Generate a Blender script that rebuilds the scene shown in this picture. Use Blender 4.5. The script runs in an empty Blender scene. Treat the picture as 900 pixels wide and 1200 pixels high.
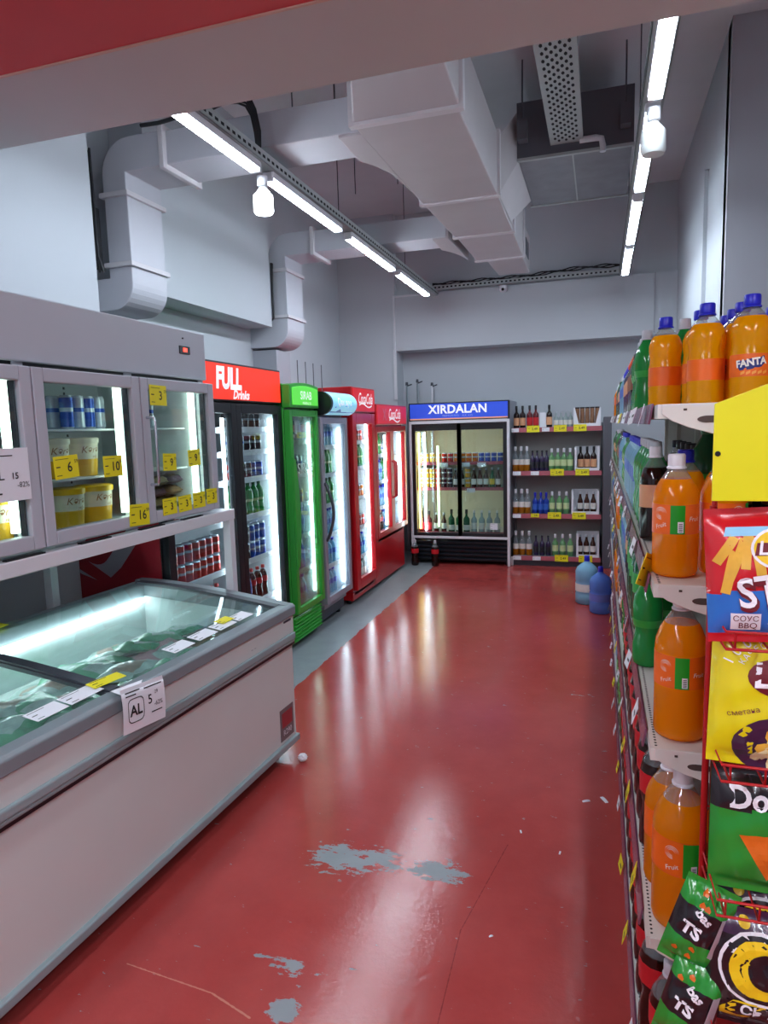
import bpy, math, random
from mathutils import Matrix, Vector, Euler

# ---------------------------------------------------------------- camera, world, exposure
S = bpy.context.scene
COL = S.collection
R = math.radians
random.seed(7)

F_PX = 790.0
CAM_H = 1.65
_vy = Vector(((703 - 450) / F_PX, -(494 - 600) / F_PX, -1.0)).normalized()
_p = Vector(((-297 - 450) / F_PX, -(523 - 600) / F_PX, -1.0))
_vz = _p.cross(_vy).normalized()
if _vz.y < 0:
    _vz = -_vz
_vx = _vy.cross(_vz)
cam_data = bpy.data.cameras.new('camera')
cam = bpy.data.objects.new('camera', cam_data)
COL.objects.link(cam)
cam.matrix_world = Matrix.Translation((0, 0, CAM_H)) @ Matrix((_vx, _vy, _vz)).to_4x4()
cam_data.sensor_fit = 'VERTICAL'
cam_data.sensor_height = 36
cam_data.lens = F_PX / 1200 * 36
cam_data.clip_start = 0.05
S.camera = cam

w = bpy.data.worlds.new('world')
S.world = w
w.use_nodes = True
w.node_tree.nodes['Background'].inputs[0].default_value = (0.5, 0.55, 0.65, 1)
w.node_tree.nodes['Background'].inputs[1].default_value = 0.05

S.view_settings.view_transform = 'Standard'
S.view_settings.look = 'None'
S.view_settings.gamma = 1
S.view_settings.use_curve_mapping = False
S.view_settings.exposure = 0.5
TUBE = 47.0          # radiance of the ceiling tubes
NEAR_FILL_TUBE = 108.0      # unseen tubes added behind the camera to brighten the near end
SIGNLIT = 0.9
FRIDGE_LED = 15.0
cy = S.cycles
cy.use_denoising = True
cy.max_bounces = 7
cy.diffuse_bounces = 4
cy.glossy_bounces = 3
cy.transmission_bounces = 4
cy.transparent_max_bounces = 24
cy.caustics_reflective = False
cy.caustics_refractive = False
cy.sample_clamp_indirect = 4

# ---------------------------------------------------------------- materials
def lin(c):
    c = c / 255.0
    return c / 12.92 if c <= 0.04045 else ((c + 0.055) / 1.055) ** 2.4

def col(h):
    return (lin(int(h[0:2], 16)), lin(int(h[2:4], 16)), lin(int(h[4:6], 16)), 1)

MATS = {}
def mat(name, h, rough=0.5, metal=0.0, emit=0.0, var=0.08, scale=6.0, bump=0.0, coat=0.0, spec=0.5, translucent=0.0):
    if name in MATS:
        return MATS[name]
    m = bpy.data.materials.new(name)
    m.use_nodes = True
    nt = m.node_tree
    b = nt.nodes['Principled BSDF']
    c = col(h)
    b.inputs['Base Color'].default_value = c
    b.inputs['Roughness'].default_value = rough
    b.inputs['Metallic'].default_value = metal
    b.inputs['Specular IOR Level'].default_value = spec
    b.inputs['Coat Weight'].default_value = coat
    tc = nt.nodes.new('ShaderNodeTexCoord')
    n = nt.nodes.new('ShaderNodeTexNoise')
    n.inputs['Scale'].default_value = scale
    n.inputs['Detail'].default_value = 4
    nt.links.new(tc.outputs['Object'], n.inputs['Vector'])
    if var > 0:
        r = nt.nodes.new('ShaderNodeMixRGB')
        r.inputs[1].default_value = tuple(x * (1 - var) for x in c[:3]) + (1,)
        r.inputs[2].default_value = tuple(min(1, x * (1 + var)) for x in c[:3]) + (1,)
        nt.links.new(n.outputs['Fac'], r.inputs[0])
        nt.links.new(r.outputs[0], b.inputs['Base Color'])
    if bump > 0:
        bp = nt.nodes.new('ShaderNodeBump')
        bp.inputs['Strength'].default_value = bump
        bp.inputs['Distance'].default_value = 0.01
        nt.links.new(n.outputs['Fac'], bp.inputs['Height'])
        nt.links.new(bp.outputs[0], b.inputs['Normal'])
    if emit > 0:
        b.inputs['Emission Color'].default_value = c
        b.inputs['Emission Strength'].default_value = emit
    if translucent > 0:
        tr = nt.nodes.new('ShaderNodeBsdfTranslucent')
        tr.inputs[0].default_value = c
        mx = nt.nodes.new('ShaderNodeMixShader')
        mx.inputs[0].default_value = translucent
        out = nt.nodes['Material Output']
        nt.links.new(b.outputs[0], mx.inputs[1])
        nt.links.new(tr.outputs[0], mx.inputs[2])
        nt.links.new(mx.outputs[0], out.inputs[0])
    MATS[name] = m
    return m

def glass(name, tint='ffffff', lo=0.04, hi=0.55, rough=0.02, milky=0.0):
    if name in MATS:
        return MATS[name]
    m = bpy.data.materials.new(name)
    m.use_nodes = True
    nt = m.node_tree
    nt.nodes.remove(nt.nodes['Principled BSDF'])
    out = nt.nodes['Material Output']
    t = nt.nodes.new('ShaderNodeBsdfTransparent')
    t.inputs[0].default_value = col(tint)
    g = nt.nodes.new('ShaderNodeBsdfGlossy')
    g.inputs['Roughness'].default_value = rough
    lw = nt.nodes.new('ShaderNodeLayerWeight')
    lw.inputs[0].default_value = 0.5
    pw = nt.nodes.new('ShaderNodeMath'); pw.operation = 'POWER'; pw.inputs[1].default_value = 3.5
    nt.links.new(lw.outputs['Facing'], pw.inputs[0])
    ma = nt.nodes.new('ShaderNodeMath'); ma.operation = 'MULTIPLY_ADD'
    ma.inputs[1].default_value = hi; ma.inputs[2].default_value = lo
    nt.links.new(pw.outputs[0], ma.inputs[0])
    mx = nt.nodes.new('ShaderNodeMixShader')
    nt.links.new(ma.outputs[0], mx.inputs[0])
    last = t.outputs[0]
    if milky > 0:
        d = nt.nodes.new('ShaderNodeBsdfDiffuse')
        d.inputs[0].default_value = col(tint)
        mm = nt.nodes.new('ShaderNodeMixShader')
        mm.inputs[0].default_value = milky
        nt.links.new(last, mm.inputs[1]); nt.links.new(d.outputs[0], mm.inputs[2])
        last = mm.outputs[0]
    nt.links.new(last, mx.inputs[1])
    nt.links.new(g.outputs[0], mx.inputs[2])
    nt.links.new(mx.outputs[0], out.inputs[0])
    MATS[name] = m
    return m

WALL = mat('wall_paint', 'bdc2c8', 0.75, var=0.05, scale=1.5, bump=0.15)
WALLD = mat('wall_paint_grey', 'a6a8b0', 0.8, var=0.06, scale=1.2, bump=0.15)
CEIL = mat('ceiling_paint', 'd8d8dc', 0.85, var=0.12, scale=2.0, bump=0.25)
BEAM = mat('beam_paint', 'cbcac8', 0.8, var=0.04, scale=2.0)
REDCEIL = mat('red_soffit_paint', 'd2363e', 0.6, var=0.05)
DUCT = mat('duct_white', 'bfc0c8', 0.5, var=0.05, scale=3)
DUCTW = mat('duct_insulation', 'b9b3b6', 0.6, var=0.06, scale=5, bump=0.1)
SEAM = mat('duct_seam_tape', 'd0ccd0', 0.5)
FOILGREY = mat('unit_galvanised', '84868c', 0.55, metal=0.3, var=0.25, scale=7)
DARKMETAL = mat('dark_grey_metal', '55565e', 0.6)
TRAYM = mat('perforated_zinc', 'aeb4b4', 0.45, metal=0.4)
HOLE = mat('black_hole', '15161a', 0.9, var=0)
LED = mat('led_tube_glow', 'e3f1ff', 0.5, emit=TUBE, var=0)
LEDN = mat('added_tube_glow', 'e6f2ff', 0.5, emit=NEAR_FILL_TUBE, var=0)
BULB = mat('bulb_glow', 'f2f6ff', 0.4, emit=16.0, var=0)
OPAL = mat('opal_plastic', 'dfe6e4', 0.35)
FLED = mat('fridge_led_glow', 'e8f4ff', 0.5, emit=FRIDGE_LED, var=0)
FLEDW = mat('fridge_warm_led_glow', 'ffd870', 0.5, emit=7.0, var=0)
WHITE = mat('white_enamel', 'd9dadf', 0.35, var=0.03)
CABGREY = mat('cabinet_grey_white', 'b4b7c0', 0.4, var=0.03)
LINER = mat('fridge_liner', 'dfe6ea', 0.45, var=0.02)
BLACK = mat('black_plastic', '14151b', 0.35, var=0.05)
DGREY = mat('dark_grey_plastic', '3a3d46', 0.45)
MGREY = mat('rim_grey_plastic', '7c878c', 0.4)
AQUA = mat('bumper_grey_green', '8c9da0', 0.4)
CREAM = mat('shelf_cream_enamel', 'd9d6cf', 0.4)
RED = mat('cola_red_enamel', 'c0161f', 0.3, coat=0.3)
DRED = mat('dark_red_enamel', '7c0f1a', 0.4)
GREEN = mat('green_enamel', '2f9c34', 0.35, coat=0.3)
SILVER = mat('silver_grey_enamel', '9a9aa6', 0.35, metal=0.2)
BLUE = mat('sign_blue', '1b2f9c', 0.4)
CHROME = mat('brushed_chrome', 'c8ccd4', 0.25, metal=0.9, var=0.02)
SIGNRED = mat('lit_sign_red', 'e8301c', 0.4, emit=0.55, var=0.02)
SIGNGREEN = mat('lit_sign_green', '58cf45', 0.4, emit=0.45, var=0.1, scale=3)
SIGNICE = mat('lit_sign_ice', '8fd0ee', 0.4, emit=0.4, var=0.25, scale=8)
SIGNBLUE = mat('lit_sign_blue', '2a4dc8', 0.4, emit=0.3, var=0.15, scale=2)
SIGNCOLA = mat('lit_sign_cola', 'd41c28', 0.4, emit=0.25, var=0.02)
PRINTW = mat('white_print', 'f4f4f4', 0.5, emit=0.25, var=0)
PAPER = mat('white_paper', 'e6e8ee', 0.6, var=0.03)
INK = mat('black_ink', '1a1a1c', 0.6, var=0)
INKR = mat('red_ink', 'c02020', 0.6, var=0)
INKG = mat('grey_ink', '8c9098', 0.6, var=0)
YELLOW = mat('yellow_card', 'eade10', 0.5, var=0.05)
YSIGN = mat('yellow_sign_board', 'e2dc08', 0.45, var=0.06, scale=9)
PINKRAIL = mat('price_rail_pink', 'a8505c', 0.35, var=0.1)
PURPRAIL = mat('price_rail_purple', '7d4a62', 0.25, var=0.15, scale=20)
BACKP = mat('rack_back_grey', 'b0b0ae', 0.6)
REDWIRE = mat('red_wire', 'b3161c', 0.35)
REDPANEL = mat('red_panel', '7e0c10', 0.5)
CLEAR = glass('clear_plastic', 'e8f0f4', 0.10, 0.6, 0.05, milky=0.12)
PANE = glass('door_pane', 'eaf4f4', 0.05, 0.35, 0.01)
PANEG = glass('door_pane_green', 'c4d8cc', 0.20, 0.35, 0.01, milky=0.05)
PANEF = glass('freezer_pane', 'e4efee', 0.07, 0.28, 0.01, milky=0.03)
CARTONB = mat('brown_carton', '8a6248', 0.7)
YELLOWTUB = mat('yellow_tub', 'e8b020', 0.35, translucent=0.1)
LIDY = mat('yellow_lid', 'f0c000', 0.35)
CABLE = mat('black_cable', '17181d', 0.5)

def L(name, h, rough=0.12, tr=0.25, **k):
    return mat(name, h, rough, translucent=tr, var=0.1, scale=15, **k)

L_OR = L('orange_drink', 'ffb808', tr=0.45)
L_OR2 = L('orange_drink_deep', 'ff9c08', tr=0.45)
L_COLA = L('cola_drink', '1e0a06', tr=0.0)
L_GREEN = L('green_bottle', '1c8f3e', tr=0.15)
L_GREEND = L('dark_green_bottle', '0c5a34', tr=0.1)
L_BROWN = L('amber_bottle', '3a1a0e', tr=0.05)
L_AMBER = L('amber_spirit', 'b06a14', tr=0.2)
L_CLR = L('clear_spirit_bottle', 'a8b8b8', tr=0.3)
L_PALEG = L('pale_green_bottle', '74ac74', tr=0.3)
L_BLUE = L('blue_bottle', '2440a8', tr=0.2)
L_WATER = L('water_bottle', '8fc4e0', tr=0.3)
L_PURP = L('purple_bottle', '3a3050', tr=0.1)
L_REDD = L('dark_red_bottle', '5a0f16', tr=0.05)
CANS = {n: mat('can_' + n, h, 0.25, metal=0.3, var=0.25, scale=30) for n, h in
        dict(red='c8281e', orange='e07020', blue='2850b4', silver='c4ccd8', gold='d8a83c', dark='3c2a34', green='3aa048').items()}
CAPS = {n: mat('cap_' + n, h, 0.35, var=0) for n, h in
        dict(blue='1c24c0', white='e4e4ea', green='106030', red='c82020', yellow='e8a800', black='16161c', orange='e05020', silver='b8bcc4').items()}
LABS = {n: mat('label_' + n, h, 0.4, var=0.1, scale=25) for n, h in
        dict(orange='f06a10', white='e0dcd4', red='c8202a', green='28a03c', blue='3060c0', peach='d8a078', black='202028',
             paleg='c8d8a0', brown='8a5030', purple='6a4a90', yellow='e0c030').items()}

# ---------------------------------------------------------------- mesh builder
class MB:
    def __init__(s):
        s.v = []; s.f = []; s.m = []; s.s = []
    def add(s, vs, fs, m=0, smooth=False):
        o = len(s.v)
        s.v += [tuple(v) for v in vs]
        for f in fs:
            s.f.append(tuple(o + i for i in f)); s.m.append(m); s.s.append(smooth)
        return s
    def box(s, x0, x1, y0, y1, z0, z1, m=0):
        if x1 < x0: x0, x1 = x1, x0
        if y1 < y0: y0, y1 = y1, y0
        if z1 < z0: z0, z1 = z1, z0
        v = [(x0, y0, z0), (x1, y0, z0), (x1, y1, z0), (x0, y1, z0), (x0, y0, z1), (x1, y0, z1), (x1, y1, z1), (x0, y1, z1)]
        f = [(0, 3, 2, 1), (4, 5, 6, 7), (0, 1, 5, 4), (1, 2, 6, 5), (2, 3, 7, 6), (3, 0, 4, 7)]
        return s.add(v, f, m)
    def prism(s, pts, a, b, axis='y', m=0):
        n = len(pts)
        def P(p, t):
            return {'y': (p[0], t, p[1]), 'x': (t, p[0], p[1]), 'z': (p[0], p[1], t)}[axis]
        v = [P(p, a) for p in pts] + [P(p, b) for p in pts]
        f = [tuple(range(n)), tuple(range(2 * n - 1, n - 1, -1))]
        f += [(i, i + n, (i + 1) % n + n, (i + 1) % n) for i in range(n)]
        return s.add(v, f, m)
    def cyl(s, p0, p1, r0, r1=None, n=12, m=0, cap=True):
        r1 = r0 if r1 is None else r1
        p0 = Vector(p0); p1 = Vector(p1)
        d = (p1 - p0).normalized()
        a = d.orthogonal().normalized(); b = d.cross(a)
        A = [p0 + (a * math.cos(2 * math.pi * i / n) + b * math.sin(2 * math.pi * i / n)) * r0 for i in range(n)]
        B = [p1 + (a * math.cos(2 * math.pi * i / n) + b * math.sin(2 * math.pi * i / n)) * r1 for i in range(n)]
        s.add(A + B, [(i, (i + 1) % n, (i + 1) % n + n, i + n) for i in range(n)], m, True)
        if cap:
            s.add(A, [tuple(reversed(range(n)))], m); s.add(B, [tuple(range(n))], m)
        return s
    def tube(s, pts, r, n=8, m=0):
        pts = [Vector(p) for p in pts]
        rings = []
        prev = None
        for i, p in enumerate(pts):
            d = (pts[min(i + 1, len(pts) - 1)] - pts[max(i - 1, 0)]).normalized()
            a = d.orthogonal().normalized() if prev is None else (prev - d * prev.dot(d)).normalized()
            prev = a
            b = d.cross(a)
            rings.append([p + (a * math.cos(2 * math.pi * k / n) + b * math.sin(2 * math.pi * k / n)) * r for k in range(n)])
        v = [q for g in rings for q in g]
        f = []
        for i in range(len(pts) - 1):
            for k in range(n):
                f.append((i * n + k, i * n + (k + 1) % n, (i + 1) * n + (k + 1) % n, (i + 1) * n + k))
        s.add(v, f, m, True)
        s.add(rings[0], [tuple(reversed(range(n)))], m); s.add(rings[-1], [tuple(range(n))], m)
        return s
    def lathe(s, prof, n=16, c=(0, 0, 0)):
        # prof: list of (r, z, material of the segment that starts here)
        for i in range(len(prof) - 1):
            (r0, z0, m), (r1, z1, _) = prof[i][:3], prof[i + 1][:3]
            A = [(c[0] + r0 * math.cos(2 * math.pi * k / n), c[1] + r0 * math.sin(2 * math.pi * k / n), c[2] + z0) for k in range(n)]
            B = [(c[0] + r1 * math.cos(2 * math.pi * k / n), c[1] + r1 * math.sin(2 * math.pi * k / n), c[2] + z1) for k in range(n)]
            key = (len(s.v))
            join = i > 0 and prof[i - 1][2] == m and s._ok(prof, i)
            if join:
                o = s._last
                s.v += B
                ob = len(s.v) - n
            else:
                o = len(s.v)
                s.v += A + B
                ob = o + n
            for k in range(n):
                s.f.append((o + k, o + (k + 1) % n, ob + (k + 1) % n, ob + k)); s.m.append(m); s.s.append(True)
            s._last = ob
        return s
    @staticmethod
    def _ok(prof, i):
        a = math.atan2(prof[i][1] - prof[i - 1][1], prof[i][0] - prof[i - 1][0])
        b = math.atan2(prof[i + 1][1] - prof[i][1], prof[i + 1][0] - prof[i][0])
        d = abs((a - b + math.pi) % (2 * math.pi) - math.pi)
        return d < 0.9
    def grid(s, fn, nu, nv, m=0, smooth=True):
        v = [fn(i / nu, j / nv) for j in range(nv + 1) for i in range(nu + 1)]
        f = [(j * (nu + 1) + i, j * (nu + 1) + i + 1, (j + 1) * (nu + 1) + i + 1, (j + 1) * (nu + 1) + i) for j in range(nv) for i in range(nu)]
        return s.add(v, f, m, smooth)
    def mesh(s, name, mats):
        me = bpy.data.meshes.new(name)
        me.from_pydata(s.v, [], s.f)
        for m in mats:
            me.materials.append(m)
        me.polygons.foreach_set('material_index', s.m)
        me.polygons.foreach_set('use_smooth', s.s)
        me.update()
        return me
    def build(s, name, mats, parent=None, loc=(0, 0, 0), rot=None, bevel=0.0, label=None):
        if not isinstance(mats, (list, tuple)):
            mats = [mats]
        o = bpy.data.objects.new(name, s.mesh(name, mats))
        COL.objects.link(o)
        o.location = loc
        if rot is not None:
            o.rotation_euler = rot
        if parent is not None:
            o.parent = parent
        if bevel > 0:
            b = o.modifiers.new('edge', 'BEVEL')
            b.width = bevel; b.segments = 2; b.limit_method = 'ANGLE'; b.angle_limit = R(40)
        if label:
            o['label'] = label
        return o

def tag(o, label, cat, group=None):
    o['label'] = label; o['category'] = cat
    if group: o['group'] = group
    return o

def thing(name, label, cat, loc=(0, 0, 0), rz=0.0, group=None, rot=None):
    o = bpy.data.objects.new(name, None)
    COL.objects.link(o)
    o.empty_display_size = 0.05
    o.location = loc
    o.rotation_euler = rot if rot is not None else (0, 0, rz)
    return tag(o, label, cat, group)

def struct(name, mb, m, bevel=0):
    o = mb.build(name, m, bevel=bevel)
    o['kind'] = 'structure'
    return o

def kids(o):
    return list(o.children)

def copy_tree(o, parent=None):
    c = o.copy()
    COL.objects.link(c)
    if parent is not None:
        c.parent = parent
        c.matrix_parent_inverse = o.matrix_parent_inverse.copy()
    for ch in KIDS.get(o.name, []):
        copy_tree(ch, c)
    return c
KIDS = {}
def remember(o):
    # children lists are looked up once, so copies stay cheap
    ch = [x for x in COL.objects if x.parent is o]
    KIDS[o.name] = ch
    for x in ch:
        remember(x)

ORD = ('first second third fourth fifth sixth seventh eighth ninth tenth eleventh twelfth thirteenth fourteenth fifteenth '
       'sixteenth seventeenth eighteenth nineteenth').split()
TENS = {2: 'twentieth', 3: 'thirtieth', 4: 'fortieth', 5: 'fiftieth', 6: 'sixtieth'}
TENW = {2: 'twenty', 3: 'thirty', 4: 'forty', 5: 'fifty', 6: 'sixty'}
def nth(i):      # i counts from 1
    if i < 20: return ORD[i - 1]
    t, u = divmod(i, 10)
    return TENS[t] if u == 0 else TENW[t] + '-' + ORD[u - 1]

# ---------------------------------------------------------------- lettering
_tc = {}
def text_mesh(s, size, shear=0.0, bold=0.0, spacing=1.0):
    k = (s, size, shear, bold, spacing)
    if k in _tc: return _tc[k]
    cu = bpy.data.curves.new('t', 'FONT')
    cu.body = s; cu.size = size; cu.align_x = 'CENTER'; cu.align_y = 'CENTER'
    cu.shear = shear; cu.resolution_u = 3; cu.offset = bold; cu.space_character = spacing
    o = bpy.data.objects.new('t', cu)
    COL.objects.link(o)
    dg = bpy.context.evaluated_depsgraph_get()
    dg.update()
    me = bpy.data.meshes.new_from_object(o.evaluated_get(dg))
    vs = [tuple(v.co) for v in me.vertices]
    fs = [tuple(p.vertices) for p in me.polygons]
    bpy.data.objects.remove(o); bpy.data.curves.remove(cu); bpy.data.meshes.remove(me)
    _tc[k] = (vs, fs)
    return vs, fs

def text_into(mb, s, size, cx, cz, m=0, shear=0, bold=0, mapper=None, rot=0.0, sx=1.0, y=-0.0015, spacing=1.0):
    vs, fs = text_mesh(s, size, shear, bold, spacing)
    c, sn = math.cos(rot), math.sin(rot)
    out = []
    for (x, z, _) in vs:
        x *= sx
        X, Z = cx + x * c - z * sn, cz + x * sn + z * c
        out.append(mapper(X, Z) if mapper else (X, y, Z))
    mb.add(out, fs, m)

def lettering(s, size, parent, cx, cz, m, y=-0.002, shear=0, bold=0, rot=0, sx=1, mapper=None, name='lettering', spacing=1.0):
    mb = MB()
    text_into(mb, s, size, cx, cz, 0, shear, bold, mapper, rot, sx, y, spacing)
    return mb.build(name, m, parent)

# ================================================================ STRUCTURE
XL = -3.2; XR = 0.8; YB = 8.3; ZC = 4.25; XF = 3.0; YN = -3.0
# floor: red resin with a bare grey strip along the coolers and worn spots
def floor_material():
    m = bpy.data.materials.new('floor_resin')
    m.use_nodes = True
    nt = m.node_tree; N = nt.nodes; K = nt.links
    b = N['Principled BSDF']
    tc = N.new('ShaderNodeTexCoord')
    sep = N.new('ShaderNodeSeparateXYZ'); K.new(tc.outputs['Object'], sep.inputs[0])
    def math_(op, a, bb=None, c=None, clamp=False):
        n = N.new('ShaderNodeMath'); n.operation = op; n.use_clamp = clamp
        for i, q in enumerate((a, bb, c)):
            if q is None: continue
            if isinstance(q, (int, float)): n.inputs[i].default_value = q
            else: K.new(q, n.inputs[i])
        return n.outputs[0]
    def noise(sc, det=5, vec=None, rough=0.6):
        n = N.new('ShaderNodeTexNoise'); n.inputs['Scale'].default_value = sc; n.inputs['Detail'].default_value = det
        n.inputs['Roughness'].default_value = rough
        K.new(vec if vec is not None else tc.outputs['Object'], n.inputs['Vector'])
        return n.outputs['Fac']
    mp = N.new('ShaderNodeMapping'); mp.inputs['Scale'].default_value = (1, 2.4, 1); K.new(tc.outputs['Object'], mp.inputs[0])
    X, Y = sep.outputs[0], sep.outputs[1]
    edge = math_('MULTIPLY_ADD', noise(9), 0.05, -0.025)
    strip = math_('LESS_THAN', math_('ADD', X, edge), -1.862)
    chips = noise(16, 8, mp.outputs[0], 0.7)
    fine = noise(60, 3)
    patch = None
    for (px, py, rx, ry, k) in ((-0.93, 2.25, 0.20, 0.13, 0.9), (-0.80, 2.28, 0.16, 0.1, 0.8), (-0.56, 2.27, 0.16, 0.10, 0.85), (-0.845, 1.56, 0.07, 0.06, 1.2),
                                (-0.89, 1.71, 0.10, 0.05, 0.7), (-1.02, 1.72, 0.07, 0.03, 0.6), (-0.10, 4.10, 0.12, 0.07, 0.3)):
        dx = math_('DIVIDE', math_('SUBTRACT', X, px), rx)
        dy = math_('DIVIDE', math_('SUBTRACT', Y, py), ry)
        d = math_('SQRT', math_('ADD', math_('MULTIPLY', dx, dx), math_('MULTIPLY', dy, dy)))
        g = math_('MULTIPLY', math_('SUBTRACT', 1.0, d, clamp=True), k * 0.42)
        patch = g if patch is None else math_('MAXIMUM', patch, g)
    worn = math_('GREATER_THAN', math_('ADD', chips, patch), 0.665)
    specks = math_('GREATER_THAN', noise(23, 2), 0.80)
    worn = math_('MAXIMUM', worn, math_('MULTIPLY', specks, 0.6))
    # scratch lines
    def seg(ax, ay, bx, by, wd):
        ux, uy = bx - ax, by - ay; l2 = ux * ux + uy * uy
        t = math_('DIVIDE', math_('ADD', math_('MULTIPLY', math_('SUBTRACT', X, ax), ux), math_('MULTIPLY', math_('SUBTRACT', Y, ay), uy)), l2, clamp=True)
        ex = math_('SUBTRACT', math_('SUBTRACT', X, ax), math_('MULTIPLY', t, ux))
        ey = math_('SUBTRACT', math_('SUBTRACT', Y, ay), math_('MULTIPLY', t, uy))
        d = math_('SQRT', math_('ADD', math_('MULTIPLY', ex, ex), math_('MULTIPLY', ey, ey)))
        return math_('LESS_THAN', math_('ADD', d, math_('MULTIPLY_ADD', fine, 0.006, -0.003)), wd)
    scr = seg(-1.40, 1.58, -1.08, 1.555, 0.0022)
    scr = math_('MAXIMUM', scr, seg(-1.08, 1.555, -0.93, 1.51, 0.003))
    dark = seg(-0.33, 2.5, -0.42, 2.0, 0.0015)
    dark = math_('MAXIMUM', dark, seg(-0.42, 2.0, -0.41, 1.5, 0.0015))
    base = N.new('ShaderNodeMixRGB'); base.inputs[1].default_value = col('8c2c2a'); base.inputs[2].default_value = col('b64a46')
    K.new(math_('MULTIPLY_ADD', noise(7, 8, None, 0.7), 0.6, math_('MULTIPLY_ADD', noise(1.3, 6), 0.9, -0.2)), base.inputs[0])
    g2 = N.new('ShaderNodeMixRGB'); g2.inputs[1].default_value = col('70777c'); g2.inputs[2].default_value = col('8d9498')
    K.new(noise(6, 6), g2.inputs[0])
    m1 = N.new('ShaderNodeMixRGB'); K.new(math_('MAXIMUM', strip, worn), m1.inputs[0]); K.new(base.outputs[0], m1.inputs[1]); K.new(g2.outputs[0], m1.inputs[2])
    m2 = N.new('ShaderNodeMixRGB'); m2.inputs[2].default_value = col('c07868'); K.new(scr, m2.inputs[0]); K.new(m1.outputs[0], m2.inputs[1])
    m3 = N.new('ShaderNodeMixRGB'); m3.inputs[2].default_value = col('6a1a20'); K.new(math_('MULTIPLY', dark, 0.7), m3.inputs[0]); K.new(m2.outputs[0], m3.inputs[1])
    K.new(m3.outputs[0], b.inputs['Base Color'])
    rr = math_('MULTIPLY_ADD', noise(4, 6), 0.20, 0.045)
    rr = math_('MULTIPLY_ADD', math_('MAXIMUM', strip, worn), 0.22, rr)
    K.new(rr, b.inputs['Roughness'])
    bp = N.new('ShaderNodeBump'); bp.inputs['Strength'].default_value = 0.25; bp.inputs['Distance'].default_value = 0.004
    K.new(noise(30, 7), bp.inputs['Height']); K.new(bp.outputs[0], b.inputs['Normal'])
    return m
struct('floor', MB().box(XL - 0.2, XF + 0.2, YN - 0.2, 9.0, -0.1, 0.0), floor_material())
struct('ceiling', MB().box(XL - 0.2, XF + 0.2, 2.15, 9.0, ZC, ZC + 0.1), CEIL)
# near part of the room: low red soffit, then the grey beam
struct('ceiling', MB().box(XL - 0.2, XF + 0.2, YN - 0.2, 1.84, 2.8, 2.95), REDCEIL)
b = MB().box(XL - 0.2, XF + 0.2, 1.845, 2.27, 2.8, ZC)
struct('beam', b, BEAM)
struct('trim_1', MB().box(XL, XF, 1.838, 1.847, 2.796, 2.80), mat('peeled_edge', 'd8b8a8', 0.8))
# walls
struct('wall_left', MB().box(XL - 0.15, XL, YN, 9.0, 0, ZC), WALL)
struct('wall_left', MB().box(XL, -2.8, YN, 3.38, 0, ZC), WALL)          # thick pier beside the coolers
struct('wall_left', MB().box(XL, -2.93, 4.08, 5.86, 2.615, ZC), WALL)       # bulkhead on the left wall
struct('wall_left', MB().box(XL, -2.95, 5.96, 6.26, 0, 2.42), WALLD)        # pilaster
struct('wall_back', MB().box(XL, -2.45, YB, YB + 0.4, 0, ZC).box(-2.45, XR, YB, YB + 0.4, 2.60, 3.27).box(-2.45, XR, YB + 0.1, YB + 0.4, 3.27, ZC).box(-2.45, XR, YB + 0.32, YB + 0.4, 0, 2.6), WALL)
struct('wall_right', MB().box(XR, XR + 0.2, 5.3, 9.0, 0, ZC).box(XR - 0.03, XR, 6.15, 6.35, 0, 3.6), WALL)
struct('wall_right', MB().box(XR, XF, 5.25, 5.4, 0, ZC), WALLD)
struct('wall_right', MB().box(XF, XF + 0.15, YN, 5.4, 0, ZC), WALLD)
struct('wall_near', MB().box(XL, XF, YN - 0.15, YN, 0, 2.9), WALLD)

# ================================================================ LIGHTS AND CEILING THINGS
def tube_light(x, y0, y1, z, label, glow=LED, grp='ceiling tube lights'):
    t = thing('tube_light', label, 'light', (x, y0, z), group=grp)
    l = y1 - y0
    MB().box(-0.035, 0.035, 0, l, 0.012, 0.05).build('housing', WHITE, t, bevel=0.004)
    MB().prism([(-0.030, 0.012), (-0.026, -0.003), (0.026, -0.003), (0.030, 0.012)], 0.015, l - 0.015, 'y').build('diffuser', glow, t)
    MB().box(-0.03, 0.03, -0.012, 0.012, -0.004, 0.045).build('end_cap', WHITE, t)
    MB().box(-0.03, 0.03, l - 0.012, l + 0.012, -0.004, 0.045).build('end_cap', WHITE, t)
YL = [(2.35, 3.61), (3.76, 4.88), (5.08, 6.25), (6.42, 7.58)]
YR = [(2.35, 3.52), (3.66, 4.83), (5.02, 6.18), (6.33, 7.42)]
for i, (a, c) in enumerate(YL):
    tube_light(-1.86, a, c, 3.1, f'white glowing tube light, {nth(i + 1)} from the beam on the left cable channel')
for i, (a, c) in enumerate(YR):
    tube_light(0.225, a, c, 3.1, f'white glowing tube light, {nth(i + 1)} from the beam on the right cable channel')
for i, (x, y) in enumerate(((-1.2, -0.9), (0.9, -0.9), (-1.2, -2.4), (0.9, -2.4))):  # out-of-view tubes added as fill for the near end of the room
    tube_light(x, y, y + 1.2, 2.74, f'added unseen tube light under the low red ceiling, {nth(i + 1)} behind the viewer', LEDN, 'added tube lights under the red ceiling')

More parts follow.
